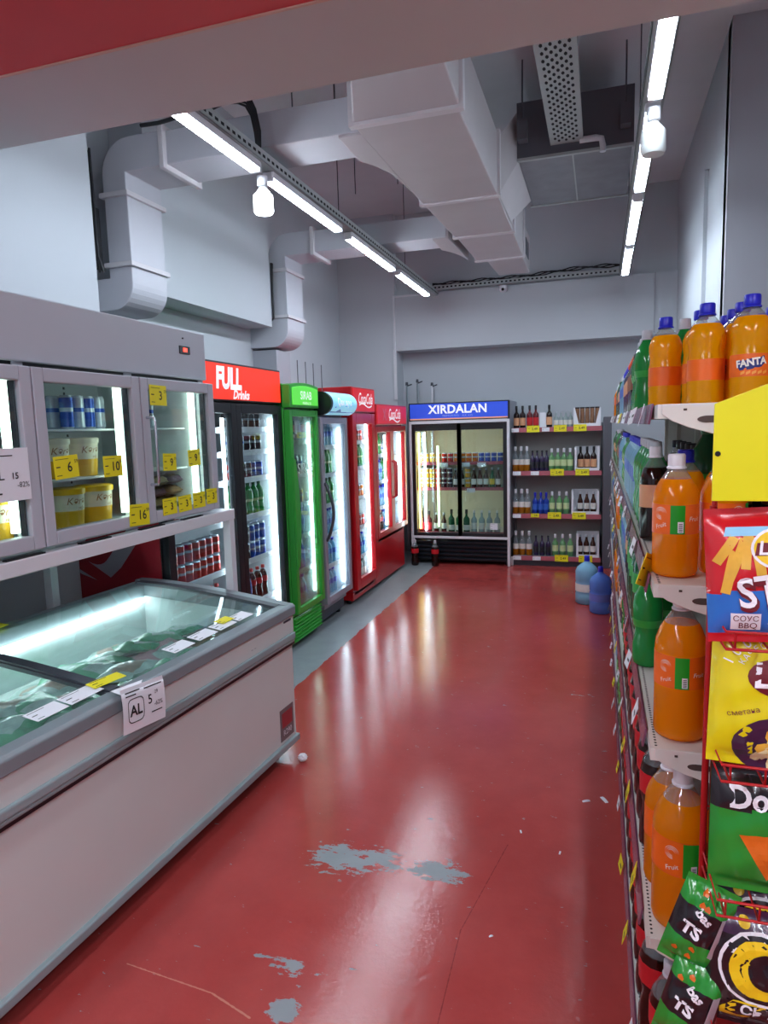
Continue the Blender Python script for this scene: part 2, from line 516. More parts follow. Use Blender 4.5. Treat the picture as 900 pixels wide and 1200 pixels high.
def channel(x, y0, y1, z, label):
    t = thing('cable_channel', label, 'cable channel', (x, y0, z))
    l = y1 - y0
    m = MB().box(-0.05, -0.046, 0, l, 0, 0.06).box(0.046, 0.05, 0, l, 0, 0.06).box(-0.05, 0.05, 0, l, 0, 0.004)
    m.build('trough', TRAYM, t)
    h = MB()
    y = 0.04
    while y < l:
        h.box(0.0501, 0.0512, y, y + 0.03, 0.02, 0.035).box(-0.0512, -0.0501, y, y + 0.03, 0.02, 0.035)
        y += 0.055
    h.build('slot', HOLE, t)
    for k in (0.8, 2.6, 4.4):
        MB().cyl((0, k, 0.0), (0, k, ZC - z), 0.004, n=6).build('hanger', DARKMETAL, t)
channel(-1.86, 2.3, 7.9, 3.152, 'perforated grey cable channel above the left row of tube lights')
channel(0.225, 2.3, 7.7, 3.152, 'perforated grey cable channel above the right row of tube lights')

def bulb(x, y, z, glow, label):
    t = thing('bulb_lamp', label, 'lamp', (x, y, z))
    MB().lathe([(0, 0.0, 0), (0.03, 0.0, 0), (0.032, -0.05, 0), (0.024, -0.06, 0), (0, -0.06, 0)], 16).build('socket', WHITE, t)
    MB().lathe([(0.02, -0.06, 0), (0.03, -0.075, 0), (0.055, -0.105, 1), (0.057, -0.19, 1), (0.048, -0.205, 1), (0, -0.207, 1)], 20).build('bulb', [OPAL, glow], t)
bulb(-1.86, 3.685, 3.10, BULB, 'lit white bulb hanging between the first two left tube lights')
bulb(0.225, 3.585, 3.09, OPAL, 'unlit white bulb below the right row of tube lights')

# ducts
def ring_seam(mb, x0, x1, y0, y1, z0, z1, axis, e=0.015, m=0):
    if axis == 'z': mb.box(x0 - e, x1 + e, y0 - e, y1 + e, z0, z1, m)
    elif axis == 'x': mb.box(x0, x1, y0 - e, y1 + e, z0 - e, z1 + e, m)
    else: mb.box(x0 - e, x1 + e, y0, y1, z0 - e, z1 + e, m)

def side_duct(y0, y1, label, xl=-3.2):
    # flat duct: out of the wall, up, then across to the main duct
    t = thing('ventilation_duct', label, 'duct', (0, y0, 0), group='white side ducts')
    W = y1 - y0
    xi, xo = -2.97, -2.80
    zb0, zt = 2.44, 3.46
    th = 0.2
    def arc(cx, cz, r, a0, a1, n=8):
        return [(cx + r * math.cos(R(a0 + (a1 - a0) * i / n)), cz + r * math.sin(R(a0 + (a1 - a0) * i / n))) for i in range(n + 1)]
    # bottom elbow
    o = arc(xo - 0.16, zb0 + 0.16, 0.16, -90, 0)
    pts = [(xl, zb0)] + o + [(xo, 2.72), (xi, 2.72), (xi, zb0 + th), (xl, zb0 + th)]
    MB().prism(pts, 0, W, 'y').build('lower_elbow', DUCT, t, bevel=0.006)
    MB().box(xi, xo, 0.005, W - 0.005, 2.72, 3.14).build('riser', DUCT, t, bevel=0.006)
    o = arc(xi + 0.2, zt - 0.2, 0.2, 180, 90)
    pts = [(xi, 3.14)] + o + [(-2.52, zt), (-2.52, zt - th), (xo, zt - th), (xo, 3.14)]
    MB().prism(pts, 0, W, 'y').build('upper_elbow', DUCT, t, bevel=0.006)
    MB().box(-2.52, -1.28, 0.01, W - 0.01, zt - th + 0.005, zt - 0.005).build('cross_run', DUCT, t, bevel=0.006)
    for args in ((xi, xo, 0, W, 2.70, 2.73, 'z', 0.02), (xi, xo, 0, W, 3.12, 3.15, 'z', 0.02), (-2.535, -2.50, 0, W, zt - th, zt, 'x', 0.025)):
        s = MB()
        ring_seam(s, *args)
        s.build('flange', SEAM, t, bevel=0.004)
side_duct(3.70, 4.06, 'white flat duct curving up out of the pier and across, nearer of two')
side_duct(5.93, 6.30, 'white flat duct curving up from the left wall, farther of two')

t = thing('main_duct', 'wide insulated ceiling duct stepping narrower towards the back wall', 'duct', (0, 0, 3.25))
def duct_seg(x0, x1, y0, y1, x2=None, x3=None, h=0.42):
    x2 = x0 if x2 is None else x2; x3 = x1 if x3 is None else x3
    m = MB()
    v = [(x0, y0, 0), (x1, y0, 0), (x3, y1, 0), (x2, y1, 0), (x0, y0, h), (x1, y0, h), (x3, y1, h), (x2, y1, h)]
    m.add(v, [(0, 3, 2, 1), (4, 5, 6, 7), (0, 1, 5, 4), (1, 2, 6, 5), (2, 3, 7, 6), (3, 0, 4, 7)])
    m.build('duct_section', DUCTW, t, bevel=0.008)
_m = MB()
_v = [(-1.13, 3.18, 0.14), (-0.72, 3.18, 0.14), (-0.69, 3.60, 0), (-1.27, 3.60, 0), (-1.13, 3.18, 0.5), (-0.72, 3.18, 0.5), (-0.69, 3.60, 0.42), (-1.27, 3.60, 0.42)]
_m.add(_v, [(0, 3, 2, 1), (4, 5, 6, 7), (0, 1, 5, 4), (1, 2, 6, 5), (2, 3, 7, 6), (3, 0, 4, 7)])
_m.build('duct_section', DUCTW, t, bevel=0.008)
MB().box(-1.14, -0.71, 3.16, 3.22, 0.13, 0.5).build('seam', SEAM, t, bevel=0.004)
duct_seg(-1.27, -0.70, 3.60, 5.0, -1.24, -0.70)
duct_seg(-1.24, -0.70, 5.0, 5.95, -1.20, -0.71)
duct_seg(-1.19, -0.71, 5.95, 6.85, -1.17, -0.72)
duct_seg(-1.08, -0.73, 6.85, 7.6, -1.06, -0.73, 0.36)
for (y, x0, x1) in ((3.58, -1.28, -0.68), (4.98, -1.255, -0.69), (5.93, -1.21, -0.7), (6.83, -1.18, -0.715)):
    MB().box(x0 - 0.01, x1 + 0.01, y, y + 0.05, -0.012, 0.43).build('seam', SEAM, t, bevel=0.004)
# flared takeoffs that meet the side ducts
for (ya, yb) in ((3.72, 4.9), (5.95, 6.8)):
    MB().prism([(-1.26, ya), (-1.40, ya + 0.0), (-1.40, ya + 0.36), (-1.34, ya + 0.46), (-1.28, ya + 0.62), (-1.24, yb)], 0.0, 0.21, 'z').build('takeoff', DUCTW, t, bevel=0.006)
m = MB()   # flare up to the air unit
v = [(-0.70, 5.05, 0.02), (-0.70, 5.75, 0.02), (-0.70, 5.75, 0.40), (-0.70, 5.05, 0.40), (-0.60, 5.42, 0.36), (-0.60, 6.4, 0.36), (-0.60, 6.4, 0.72), (-0.60, 5.42, 0.72)]
m.add(v, [(0, 1, 5, 4), (1, 2, 6, 5), (2, 3, 7, 6), (3, 0, 4, 7), (0, 3, 2, 1), (4, 5, 6, 7)])
m.build('branch_flare', DUCTW, t, bevel=0.004)
MB().box(-0.735, -0.727, 7.1, 7.45, 0.06, 0.28).box(-0.728, -0.722, 7.14, 7.41, 0.09, 0.25, 1).build('side_outlet', [DUCTW, DGREY], t)

t = thing('air_handling_unit', 'grey metal air unit hung from the ceiling beside the main duct', 'air conditioner', (0, 0, 0))
MB().box(-0.60, 0.20, 5.4, 6.52, 3.6, 4.0).build('casing', FOILGREY, t, bevel=0.006)
MB().box(-0.61, 0.21, 5.385, 5.40, 3.6, 4.0).build('front_cover', DARKMETAL, t)
MB().box(-0.215, -0.205, 5.38, 6.53, 3.592, 3.6).box(-0.615, 0.215, 6.5, 6.53, 3.59, 3.61).box(-0.615, 0.215, 5.38, 5.41, 3.59, 3.61).build('trim_strip', TRAYM, t)
for x in (-0.56, 0.15):
    for y in (5.3, 6.6):
        MB().cyl((x, y, 3.78), (x, y, ZC), 0.006, n=6).build('hanger_rod', DARKMETAL, t)
for x in (-0.56, 0.15):
    MB().box(x - 0.035, x + 0.035, 5.27, 5.36, 3.7, 3.84).build('hanger_bracket', DARKMETAL, t)
m = MB().tube([(-0.16, 5.34, 3.66), (-0.05, 5.34, 3.66), (-0.01, 5.34, 3.65), (0.0, 5.34, 3.60), (0.0, 5.34, 3.56)], 0.022, 10)
m.build('drain_pipe', WHITE, t)

t = thing('cable_tray', 'wide perforated metal cable tray running below the ceiling to the unit', 'cable tray', (-0.25, 2.3, 3.66))
MB().box(-0.11, 0.11, 0, 3.06, 0, 0.004).box(-0.114, -0.11, 0, 3.06, 0, 0.05).box(0.11, 0.114, 0, 3.06, 0, 0.05).build('trough', TRAYM, t)
m = MB()
y = 0.03
k = 0
while y < 3.0:
    for q in range(4 if k % 2 else 3):
        x = -0.075 + 0.05 * q if k % 2 else -0.05 + 0.05 * q
        m.prism([(x - 0.009, y + 0.012), (x, y), (x + 0.009, y + 0.012), (x + 0.009, y + 0.03), (x, y + 0.042), (x - 0.009, y + 0.03)], -0.0015, -0.0005, 'z')
    y += 0.042; k += 1
m.build('slot', HOLE, t)
for yy in (0.7, 2.0):
    for xx in (-0.1, 0.1):
        MB().cyl((xx, yy, 0.03), (xx, yy, ZC - 3.66), 0.005, n=6).build('hanger_rod', DARKMETAL, t)

for i, (x, y) in enumerate(((-1.75, 4.6), (-1.45, 4.9), (-1.9, 5.4), (-1.6, 5.6), (-1.35, 5.7), (-1.75, 3.9))):
    o = MB().cyl((0, 0, -0.62 - 0.05 * (i % 3)), (0, 0, 0), 0.0045, n=6).build('ceiling_rod', DARKMETAL, loc=(x, y, ZC))
    tag(o, f'thin dark hanger rod left of the main duct, {nth(i + 1)} counting from the beam', 'rod', 'hanger rods from the ceiling')

# cable bundles
o = MB().tube([(-2.62, 3.64, 3.475), (-2.5, 3.64, 3.47), (-2.3, 3.64, 3.485), (-2.14, 3.64, 3.478)], 0.012, 6)
for k in range(5):
    j = k * 0.012
    q = k * 0.014
    o.tube([(-2.16, 3.64, 3.475 + q), (-2.12, 3.64, 3.49 + q), (-2.05, 3.64, 3.505 + q), (-1.975, 3.65, 3.50 + q), (-1.925 + j * 0.5, 3.65, 3.475 + q), (-1.893 + j * 0.6, 3.65, 3.42 + q * 0.5), (-1.875 + j * 0.7, 3.65, 3.33), (-1.868 + j * 0.5, 3.65, 3.25), (-1.866, 3.66, 3.19)], 0.0065, 6)
tag(o.build('cable_bundle', CABLE), 'black cables looping down over the duct to the left tube lights', 'cables')
o = MB()
for k in range(6):
    j = k * 0.014
    o.tube([(-3.03 + j, 3.66 - j, 3.38), (-3.05 + j, 3.62, 3.1), (-3.0 + j * 0.5, 3.60, 2.9), (-3.03 + j, 3.60, 2.75), (-3.10 + j * 2.2, 3.62, 2.66)], 0.007, 6)
o.box(-3.0, -2.98, 3.60, 3.66, 2.68, 3.05)
tag(o.build('cable_bundle', CABLE), 'black cables hanging behind the nearer white duct by the pier', 'cables')
o = MB()
for k in range(2):
    o.tube([(-2.93, 5.9 + k * 0.02, 3.2), (-2.925, 5.89, 2.95), (-2.93, 5.9, 2.7), (-3.0, 5.88, 2.63)], 0.01, 6)
tag(o.build('cable_bundle', CABLE), 'black cables beside the farther white duct', 'cables')

# back wall fittings
t = thing('wall_cable_ladder', 'perforated white cable tray along the top of the back bulkhead', 'cable tray', (0, YB - 0.06, 3.285))
MB().box(-2.0, 0.2, -0.04, 0.05, 0, 0.045).build('trough', TRAYM, t)
m = MB()
x = -1.97
while x < 0.16:
    m.box(x, x + 0.025, -0.0415, -0.0405, 0.012, 0.03); x += 0.05
m.build('slot', HOLE, t)
o = MB()
for k in range(3):
    o.tube([(-1.95 + 0.05 * i, YB - 0.06, 3.345 + 0.012 * math.sin(i * 0.9 + k * 1.7) + 0.008 * k + 0.03 * max(0, math.sin((i - 24) * 0.13))) for i in range(44)], 0.007, 5)
tag(o.build('cable_run', CABLE), 'dark cables lying along the perforated tray on the back bulkhead', 'cables')
t = thing('security_camera', 'small white dome camera under the tray on the back bulkhead', 'camera', (-1.10, YB - 0.045, 3.22))
MB().lathe([(0, 0.05, 0), (0.045, 0.05, 0), (0.047, 0.0, 0), (0.035, -0.02, 0), (0, -0.028, 0)], 18).build('housing', WHITE, t)
MB().lathe([(0, 0, 0), (0.018, 0.0, 0), (0.014, -0.012, 0), (0, -0.015, 0)], 12).build('lens', BLACK, t, loc=(0.0, -0.043, 0.0), rot=(R(-60), 0, 0))
o = MB().box(-2.475, -2.44, YB - 0.03, YB - 0.001, 2.0, 2.62).box(-2.47, -2.448, YB - 0.02, YB - 0.001, 2.62, 3.27).box(-2.47, -1.95, YB - 0.02, YB - 0.001, 3.25, 3.27)
tag(o.build('wall_conduit', WHITE), 'thin white conduit up the left edge of the back recess', 'conduit')
o = MB().box(0.56, 0.575, YB - 0.012, YB - 0.001, 2.62, 3.27)
tag(o.build('wall_conduit', WALLD), 'thin grey conduit near the right end of the back bulkhead', 'conduit')
for i, (x, z) in enumerate(((-2.36, 2.22), (-2.22, 2.25), (-2.03, 2.20))):
    t = thing('wall_pole', f'slim pole with a dark tip behind the red coolers, {nth(i + 1)} from the left', 'pole', (x, 8.45, 0), group='poles in the back recess')
    MB().cyl((0, 0, 0), (0, 0, z - 0.04), 0.012, n=8).build('shaft', WHITE if i == 2 else MGREY, t)
    MB().cyl((0, 0, z - 0.04), (0, 0, z), 0.02, 0.016, n=8).cyl((0, 0, z - 0.05), (0.07, -0.02, z - 0.03), 0.008, n=6).build('tip', DGREY, t)

# ================================================================ PRODUCTS
PET = [(0.0, 0.0), (0.72, 0.0), (0.95, 0.02), (1.0, 0.05), (1.0, 0.62), (0.97, 0.68), (0.8, 0.76), (0.55, 0.83), (0.34, 0.885), (0.30, 0.90), (0.30, 0.93)]
WAVY = [(0.0, 0.0), (0.7, 0.0), (0.94, 0.02), (1.0, 0.06), (0.97, 0.12), (1.0, 0.2), (0.99, 0.24), (0.99, 0.46), (0.95, 0.5), (0.93, 0.55), (1.0, 0.64), (0.99, 0.7), (0.86, 0.77), (0.6, 0.83), (0.38, 0.875), (0.33, 0.9), (0.33, 0.93)]
CONT = [(0.0, 0.0), (0.7, 0.0), (0.95, 0.03), (1.0, 0.08), (0.98, 0.24), (0.84, 0.34), (0.84, 0.4), (1.0, 0.5), (1.0, 0.66), (0.86, 0.75), (0.6, 0.82), (0.37, 0.88), (0.32, 0.9), (0.32, 0.93)]
GLS = [(0.0, 0.0), (0.9, 0.0), (1.0, 0.02), (1.0, 0.56), (0.93, 0.62), (0.6, 0.68), (0.40, 0.72), (0.36, 0.76), (0.34, 0.93)]
BEER = [(0.0, 0.0), (0.9, 0.0), (1.0, 0.02), (1.0, 0.52), (0.92, 0.6), (0.62, 0.7), (0.44, 0.8), (0.40, 0.95)]
JUG = [(0.0, 0.0), (0.85, 0.0), (1.0, 0.03), (1.0, 0.2), (0.95, 0.23), (1.0, 0.26), (1.0, 0.44), (0.95, 0.47), (1.0, 0.5), (1.0, 0.68), (0.85, 0.76), (0.5, 0.83), (0.22, 0.88), (0.2, 0.93)]
# kind: shape, height, radius, liquid, fill fraction, cap, cap radius factor, label band (z0, z1 fractions), label material, clear material, label offset
KIND = {
    'fanta': (WAVY, 0.25, 0.043, L_OR, 0.80, 'blue', 0.42, (0.25, 0.455), 'orange', 'orange soda bottle with blue cap'),
    'orange': (PET, 0.315, 0.052, L_OR2, 0.80, 'white', 0.34, (0.38, 0.60), 'orange', 'large orange drink bottle'),
    'orange_s': (PET, 0.25, 0.044, L_OR2, 0.80, 'white', 0.38, (0.36, 0.60), 'orange', 'orange drink bottle with white cap'),
    'sprite': (CONT, 0.26, 0.038, L_GREEN, 0.92, 'silver', 0.42, (0.42, 0.5), 'green', 'green soda bottle'),
    'sprited': (PET, 0.31, 0.046, L_GREEND, 0.92, 'green', 0.36, (0.4, 0.6), 'green', 'dark green soda bottle'),
    'cola': (CONT, 0.31, 0.045, L_COLA, 0.74, 'silver', 0.36, (0.49, 0.665), 'red', 'cola bottle with red label'),
    'cola_s': (PET, 0.25, 0.038, L_COLA, 0.78, 'white', 0.42, (0.36, 0.6), 'peach', 'dark tea bottle with pale label'),
    'darkcap': (PET, 0.25, 0.038, L_COLA, 0.82, 'black', 0.42, (0.36, 0.6), 'brown', 'dark bottle with black cap'),
    'water': (PET, 0.25, 0.036, L_WATER, 0.95, 'blue', 0.42, (0.4, 0.6), 'blue', 'water bottle with blue label'),
    'redcap': (PET, 0.25, 0.036, L_PURP, 0.8, 'orange', 0.42, (0.36, 0.6), 'peach', 'juice bottle with orange cap'),
    'greens': (CONT, 0.23, 0.033, L_GREEN, 0.92, 'green', 0.42, (0.42, 0.5), 'paleg', 'small green soda bottle'),
    'cola_f': (CONT, 0.23, 0.033, L_COLA, 0.85, 'red', 0.42, (0.49, 0.665), 'red', 'small cola bottle'),
    'blue_f': (PET, 0.22, 0.033, L_BLUE, 0.85, 'white', 0.42, (0.3, 0.62), 'blue', 'blue drink bottle'),
    'water_f': (PET, 0.22, 0.033, L_WATER, 0.95, 'blue', 0.42, (0.4, 0.6), 'blue', 'small water bottle'),
    'orange_f': (PET, 0.22, 0.034, L_OR, 0.8, 'orange', 0.42, (0.3, 0.6), 'orange', 'small orange drink bottle'),
    'beer': (BEER, 0.24, 0.031, L_BROWN, 0.98, 'silver', 0.46, (0.2, 0.48), 'white', 'brown beer bottle'),
    'beerg': (BEER, 0.24, 0.031, L_GREEND, 0.98, 'silver', 0.46, (0.2, 0.48), 'yellow', 'green beer bottle'),
    'vodka': (GLS, 0.27, 0.035, L_CLR, 0.98, 'white', 0.4, (0.18, 0.46), 'white', 'clear spirit bottle'),
    'whitecap': (GLS, 0.29, 0.037, L_AMBER, 0.34, 'white', 0.44, (0.26, 0.48), 'white', 'white-capped bottle of amber drink'),
    'darkglass': (GLS, 0.26, 0.034, L_COLA, 0.98, 'black', 0.42, (0.12, 0.46), 'peach', 'dark liqueur bottle with peach label'),
    'darkred': (GLS, 0.26, 0.034, L_REDD, 0.98, 'black', 0.42, (0.12, 0.46), 'red', 'dark red liqueur bottle'),
    'darkslim': (GLS, 0.24, 0.029, L_PURP, 0.98, 'black', 0.44, (0.15, 0.45), 'black', 'small dark slim bottle'),
    'smallclear': (GLS, 0.18, 0.026, L_CLR, 0.98, 'silver', 0.44, (0.15, 0.45), 'white', 'small clear bottle'),
    'palegreen': (GLS, 0.26, 0.034, L_PALEG, 0.98, 'white', 0.42, (0.22, 0.5), 'paleg', 'pale green white-capped bottle'),
    'blueglass': (GLS, 0.25, 0.033, L_BLUE, 0.98, 'blue', 0.44, (0.18, 0.46), 'blue', 'blue glass bottle'),
    'champ': (GLS, 0.28, 0.038, L_GREEND, 0.98, 'black', 0.42, (0.12, 0.34), 'white', 'dark green wine bottle'),
    'jugclear': (JUG, 0.44, 0.10, L_WATER, 0.96, 'blue', 0.24, (0.27, 0.43), 'white', 'water jug'),
}
def prof_r(shape, z):
    for (r0, z0), (r1, z1) in zip(shape, shape[1:]):
        if z0 <= z <= z1 and z1 > z0:
            return r0 + (r1 - r0) * (z - z0) / (z1 - z0)
    return shape[-1][0]
_bm = {}
def bottle_meshes(kind, detail):
    k = (kind, detail)
    if k in _bm: return _bm[k]
    shape, h, r, liq, fill, cap, cr, (l0, l1), lab, _ = KIND[kind]
    n = 28 if detail else 12
    pts = [p for p in shape]
    if fill < 0.93 and not any(abs(z - fill) < 1e-6 for _, z in pts):
        pts.append((prof_r(shape, fill), fill)); pts.sort(key=lambda p: (p[1], p[0]))
    prof = [(a * r, z * h, 0 if z < fill - 1e-6 else 1) for a, z in pts]
    body = MB().lathe(prof, n)
    if detail and fill < 0.9:
        rf = prof_r(shape, fill) * r - 0.001
        body.lathe([(rf, fill * h - 0.0005, 0), (0, fill * h, 0)], n)
    capz = 0.905 * h
    cm = MB()
    c = cr * r
    rib = [(c * 0.97, capz, 0), (c, capz + 0.002, 0), (c, h - 0.003, 0), (c * 0.9, h, 0), (0, h, 0)]
    if kind in ('whitecap', 'darkglass', 'darkred', 'palegreen', 'champ', 'blueglass'):
        rib = [(c * 0.97, h * 0.82, 0), (c, h * 0.825, 0), (c, h - 0.003, 0), (c * 0.9, h, 0), (0, h, 0)]
    cm.lathe(rib, n)
    if detail:
        cm.lathe([(c * 1.12, capz - 0.006, 0), (c * 1.14, capz - 0.003, 0), (c * 0.97, capz, 0)], n)
    lm = MB()
    steps = 6 if detail else 2
    lp = []
    for i in range(steps + 1):
        z = l0 + (l1 - l0) * i / steps
        lp.append((prof_r(shape, z) * r + 0.0007, z * h, 0))
    lm.lathe([(lp[0][0] - 0.0007, lp[0][1], 0)] + lp + [(lp[-1][0] - 0.0007, lp[-1][1], 0)], n)
    if detail:
        out = (body.mesh(kind + '_body', [liq, CLEAR]), lm.mesh(kind + '_label', [LABS[lab]]), cm.mesh(kind + '_cap', [CAPS[cap]]))
    else:
        al = MB()
        o = len(al.v)
        al.v += body.v; al.f += body.f; al.m += body.m; al.s += body.s
        o = len(al.v); al.v += lm.v; al.f += [tuple(i + o for i in f) for f in lm.f]; al.m += [2] * len(lm.f); al.s += lm.s
        o = len(al.v); al.v += cm.v; al.f += [tuple(i + o for i in f) for f in cm.f]; al.m += [3] * len(cm.f); al.s += cm.s
        out = al.mesh(kind, [liq, CLEAR, LABS[lab], CAPS[cap]])
    _bm[k] = out
    return out
def obj(name, me, parent=None, loc=(0, 0, 0), rz=0):
    o = bpy.data.objects.new(name, me)
    COL.objects.link(o)
    o.location = loc
    o.rotation_euler = (0, 0, rz)
    if parent is not None: o.parent = parent
    return o
def bottle(kind, loc, label, group, detail=False, rz=0, cat='bottle', sc=1.0, name=None):
    nm = name or {'cola': 'cola_bottle', 'beer': 'beer_bottle', 'beerg': 'beer_bottle', 'water': 'water_bottle', 'jugclear': 'water_jug'}.get(kind, 'drink_bottle')
    if not detail:
        o = obj(nm, bottle_meshes(kind, False), None, loc, rz)
        o.scale = (sc, sc, sc)
        return tag(o, label, cat, group)
    t = thing(nm, label, cat, loc, rz, group)
    t.scale = (sc, sc, sc)
    b_, l_, c_ = bottle_meshes(kind, True)
    obj('body', b_, t); obj('wrapper', l_, t); obj('cap', c_, t)
    return t
_cm = {}
def can_mesh(c, slim=False):
    k = (c, slim)
    if k not in _cm:
        r, h = (0.026, 0.135) if slim else (0.033, 0.122)
        m = MB().lathe([(0, 0.003, 1), (r * 0.8, 0, 1), (r, 0.008, 0), (r, h * 0.5, 2), (r, h * 0.62, 0), (r, h - 0.012, 1), (r * 0.82, h - 0.002, 1), (r * 0.78, h - 0.006, 1), (0, h - 0.006, 1)], 12)
        _cm[k] = m.mesh('can', [CANS[c], CANS['silver'], CANS['silver'] if c != 'silver' else CANS['blue']])
    return _cm[k]
def can(c, loc, label, group, slim=False, rz=0):
    return tag(obj('drink_can', can_mesh(c, slim), None, loc, rz), label, 'can', group)

# ================================================================ PRICE CARDS
def card(loc, rot, wdt, hgt, txt, label, mt=None, group='yellow price cards', small=True, name='price_card', big=0.62):
    mt = mt or YELLOW
    t = thing(name, label, 'price card', loc, rot=rot, group=group)
    MB().box(-wdt / 2, wdt / 2, 0, 0.0015, -hgt / 2, hgt / 2).build('card', mt, t)
    mb = MB()
    if txt:
        text_into(mb, txt, hgt * big, wdt * 0.12, -hgt * 0.03, 0, bold=0.0005)
        if len(txt) <= 2 and small:
            text_into(mb, '59', hgt * 0.22, wdt * 0.40, hgt * 0.2)
    mb.box(-wdt * 0.42, -wdt * 0.22, -0.001, 0, -hgt * 0.36, -hgt * 0.33)
    mb.box(-wdt * 0.42, -wdt * 0.26, -0.001, 0, hgt * 0.0, hgt * 0.05)
    mb.box(-wdt * 0.42, wdt * 0.1, -0.001, 0, hgt * 0.35, hgt * 0.37)
    mb.build('print', INK, t)
    return t

# ================================================================ COOLERS
def cooler(name, label, org, rz, W, D, H, hdr, zdoor, doors, mbody, mframe, mhdr, shelves, fw=0.05, pane=PANE, led=FLED, hdr_shape='flat',
           hdr_out=0.0, base_mat=None, base_in=0.0, handle='bar', mull=0.0, led_sides=(1,), foot=0.04, liner=LINER, hw=0.0):
    t = thing(name, label, 'drinks cooler', org, rz)
    th = 0.045
    d0 = 0.05         # door thickness
    base_mat = base_mat or mbody
    # body shell
    b_ = MB()
    b_.box(0, th, d0, D, zdoor[0] - 0.02, H if hdr else zdoor[1]).box(W - th, W, d0, D, zdoor[0] - 0.02, H if hdr else zdoor[1])
    b_.box(th, W - th, D - th, D, zdoor[0] - 0.02, H).box(th, W - th, d0, D - th, zdoor[1] - 0.02, H - 0.005)
    b_.box(th, W - th, d0, D - th, zdoor[0] - 0.06, zdoor[0] - 0.0)
    b_.build('body', mbody, t, bevel=0.006)
    MB().box(base_in, W - base_in, d0 + base_in, D, foot, zdoor[0] - 0.06 if base_in else zdoor[0] - 0.021).build('base', base_mat, t, bevel=0.005)
    for x in (0.06 + base_in, W - 0.06 - base_in):
        for y in (0.12, D - 0.08):
            MB().cyl((x, y, 0), (x, y, foot + 0.01), 0.02, n=10).build('foot', BLACK, t)
    # liner
    i0 = th + 0.002
    z0, z1 = zdoor[0] + 0.002, zdoor[1] - 0.022
    m = MB()
    m.add([(i0, d0, z0), (i0, D - th - .002, z0), (i0, D - th - .002, z1), (i0, d0, z1)], [(0, 1, 2, 3)])
    m.add([(W - i0, d0, z0), (W - i0, D - th - .002, z0), (W - i0, D - th - .002, z1), (W - i0, d0, z1)], [(3, 2, 1, 0)])
    m.box(i0, W - i0, D - th - 0.012, D - th - .002, z0, z1)
    m.box(i0, W - i0, d0, D - th, z0 - 0.001, z0 + 0.003)
    m.build('liner', liner, t)
    # shelves
    for s in shelves:
        m = MB().box(i0 + .003, W - i0 - .003, 0.09, D - th - 0.02, s - 0.008, s, 0)
        m.box(i0 + .003, W - i0 - .003, 0.082, 0.09, s - 0.02, s + 0.018, 1)
        m.build('shelf', [WHITE, PINKRAIL if name == 'beer_cooler' else PAPER], t)
    # doors
    n = len(doors)
    for k, (x0, x1) in enumerate(doors):
        f = fw
        m = MB()
        a, c = zdoor
        off = 0.0 if hw == 0 else (hw if k else 0.0)
        m.box(x0, x0 + f, off, d0 - 0.004 + off * 0, a, c).box(x1 - f, x1, off, d0 - 0.004, a, c)
        m.box(x0 + f, x1 - f, off, d0 - 0.004, a, a + f).box(x0 + f, x1 - f, off, d0 - 0.004, c - f, c)
        d = m.build('door', mframe, t, bevel=0.004)
        MB().box(x0 + f, x1 - f, 0.016 + off * 0.5, 0.022 + off * 0.5, a + f, c - f).build('pane', pane, d)
        zc = (a + c) / 2
        if handle == 'bar':
            hx = x1 - f * 0.5 if (k == 0 and n > 1) else x0 + f * 0.5
            MB().tube([(hx, 0, zc - 0.22), (hx, -0.03, zc - 0.21), (hx, -0.035, zc), (hx, -0.03, zc + 0.21), (hx, 0, zc + 0.22)], 0.009, 8).build('handle', mframe, d)
        elif handle == 'bow':
            hx = x0 + f * 0.6
            MB().tube([(hx, 0, zc - 0.24)] + [(hx, -0.015 - 0.055 * math.sin(math.pi * q / 8), zc - 0.22 + 0.055 * q) for q in range(9)] + [(hx, 0, zc + 0.24)], 0.013, 8).build('handle', DGREY, d)
        elif handle == 'ribbed':
            hx = x0 + f * 0.5 if k else x1 - f * 0.5
            MB().tube([(hx, 0, zc - 0.2), (hx, -0.035, zc - 0.18), (hx, -0.035, zc + 0.18), (hx, 0, zc + 0.2)], 0.012, 8).build('handle', RED, d)
        elif handle == 'curve':
            MB().prism([(x0 + 0.004, zc - 0.42)] + [(x0 + f + 0.05 * math.sin(math.pi * q / 10), zc - 0.40 + 0.08 * q) for q in range(11)] + [(x0 + 0.004, zc + 0.42)], -0.012, 0.0, 'y').build('handle', GREEN, d, bevel=0.004)
    # light tubes just behind the door posts
    for k, (x0, x1) in enumerate(doors):
        for sd in led_sides:
            x = x1 - fw - 0.012 if sd else x0 + fw + 0.012
            MB().box(x - 0.008, x + 0.008, 0.056, 0.072, zdoor[0] + 0.08, zdoor[1] - 0.09).build('light_tube', led, t)
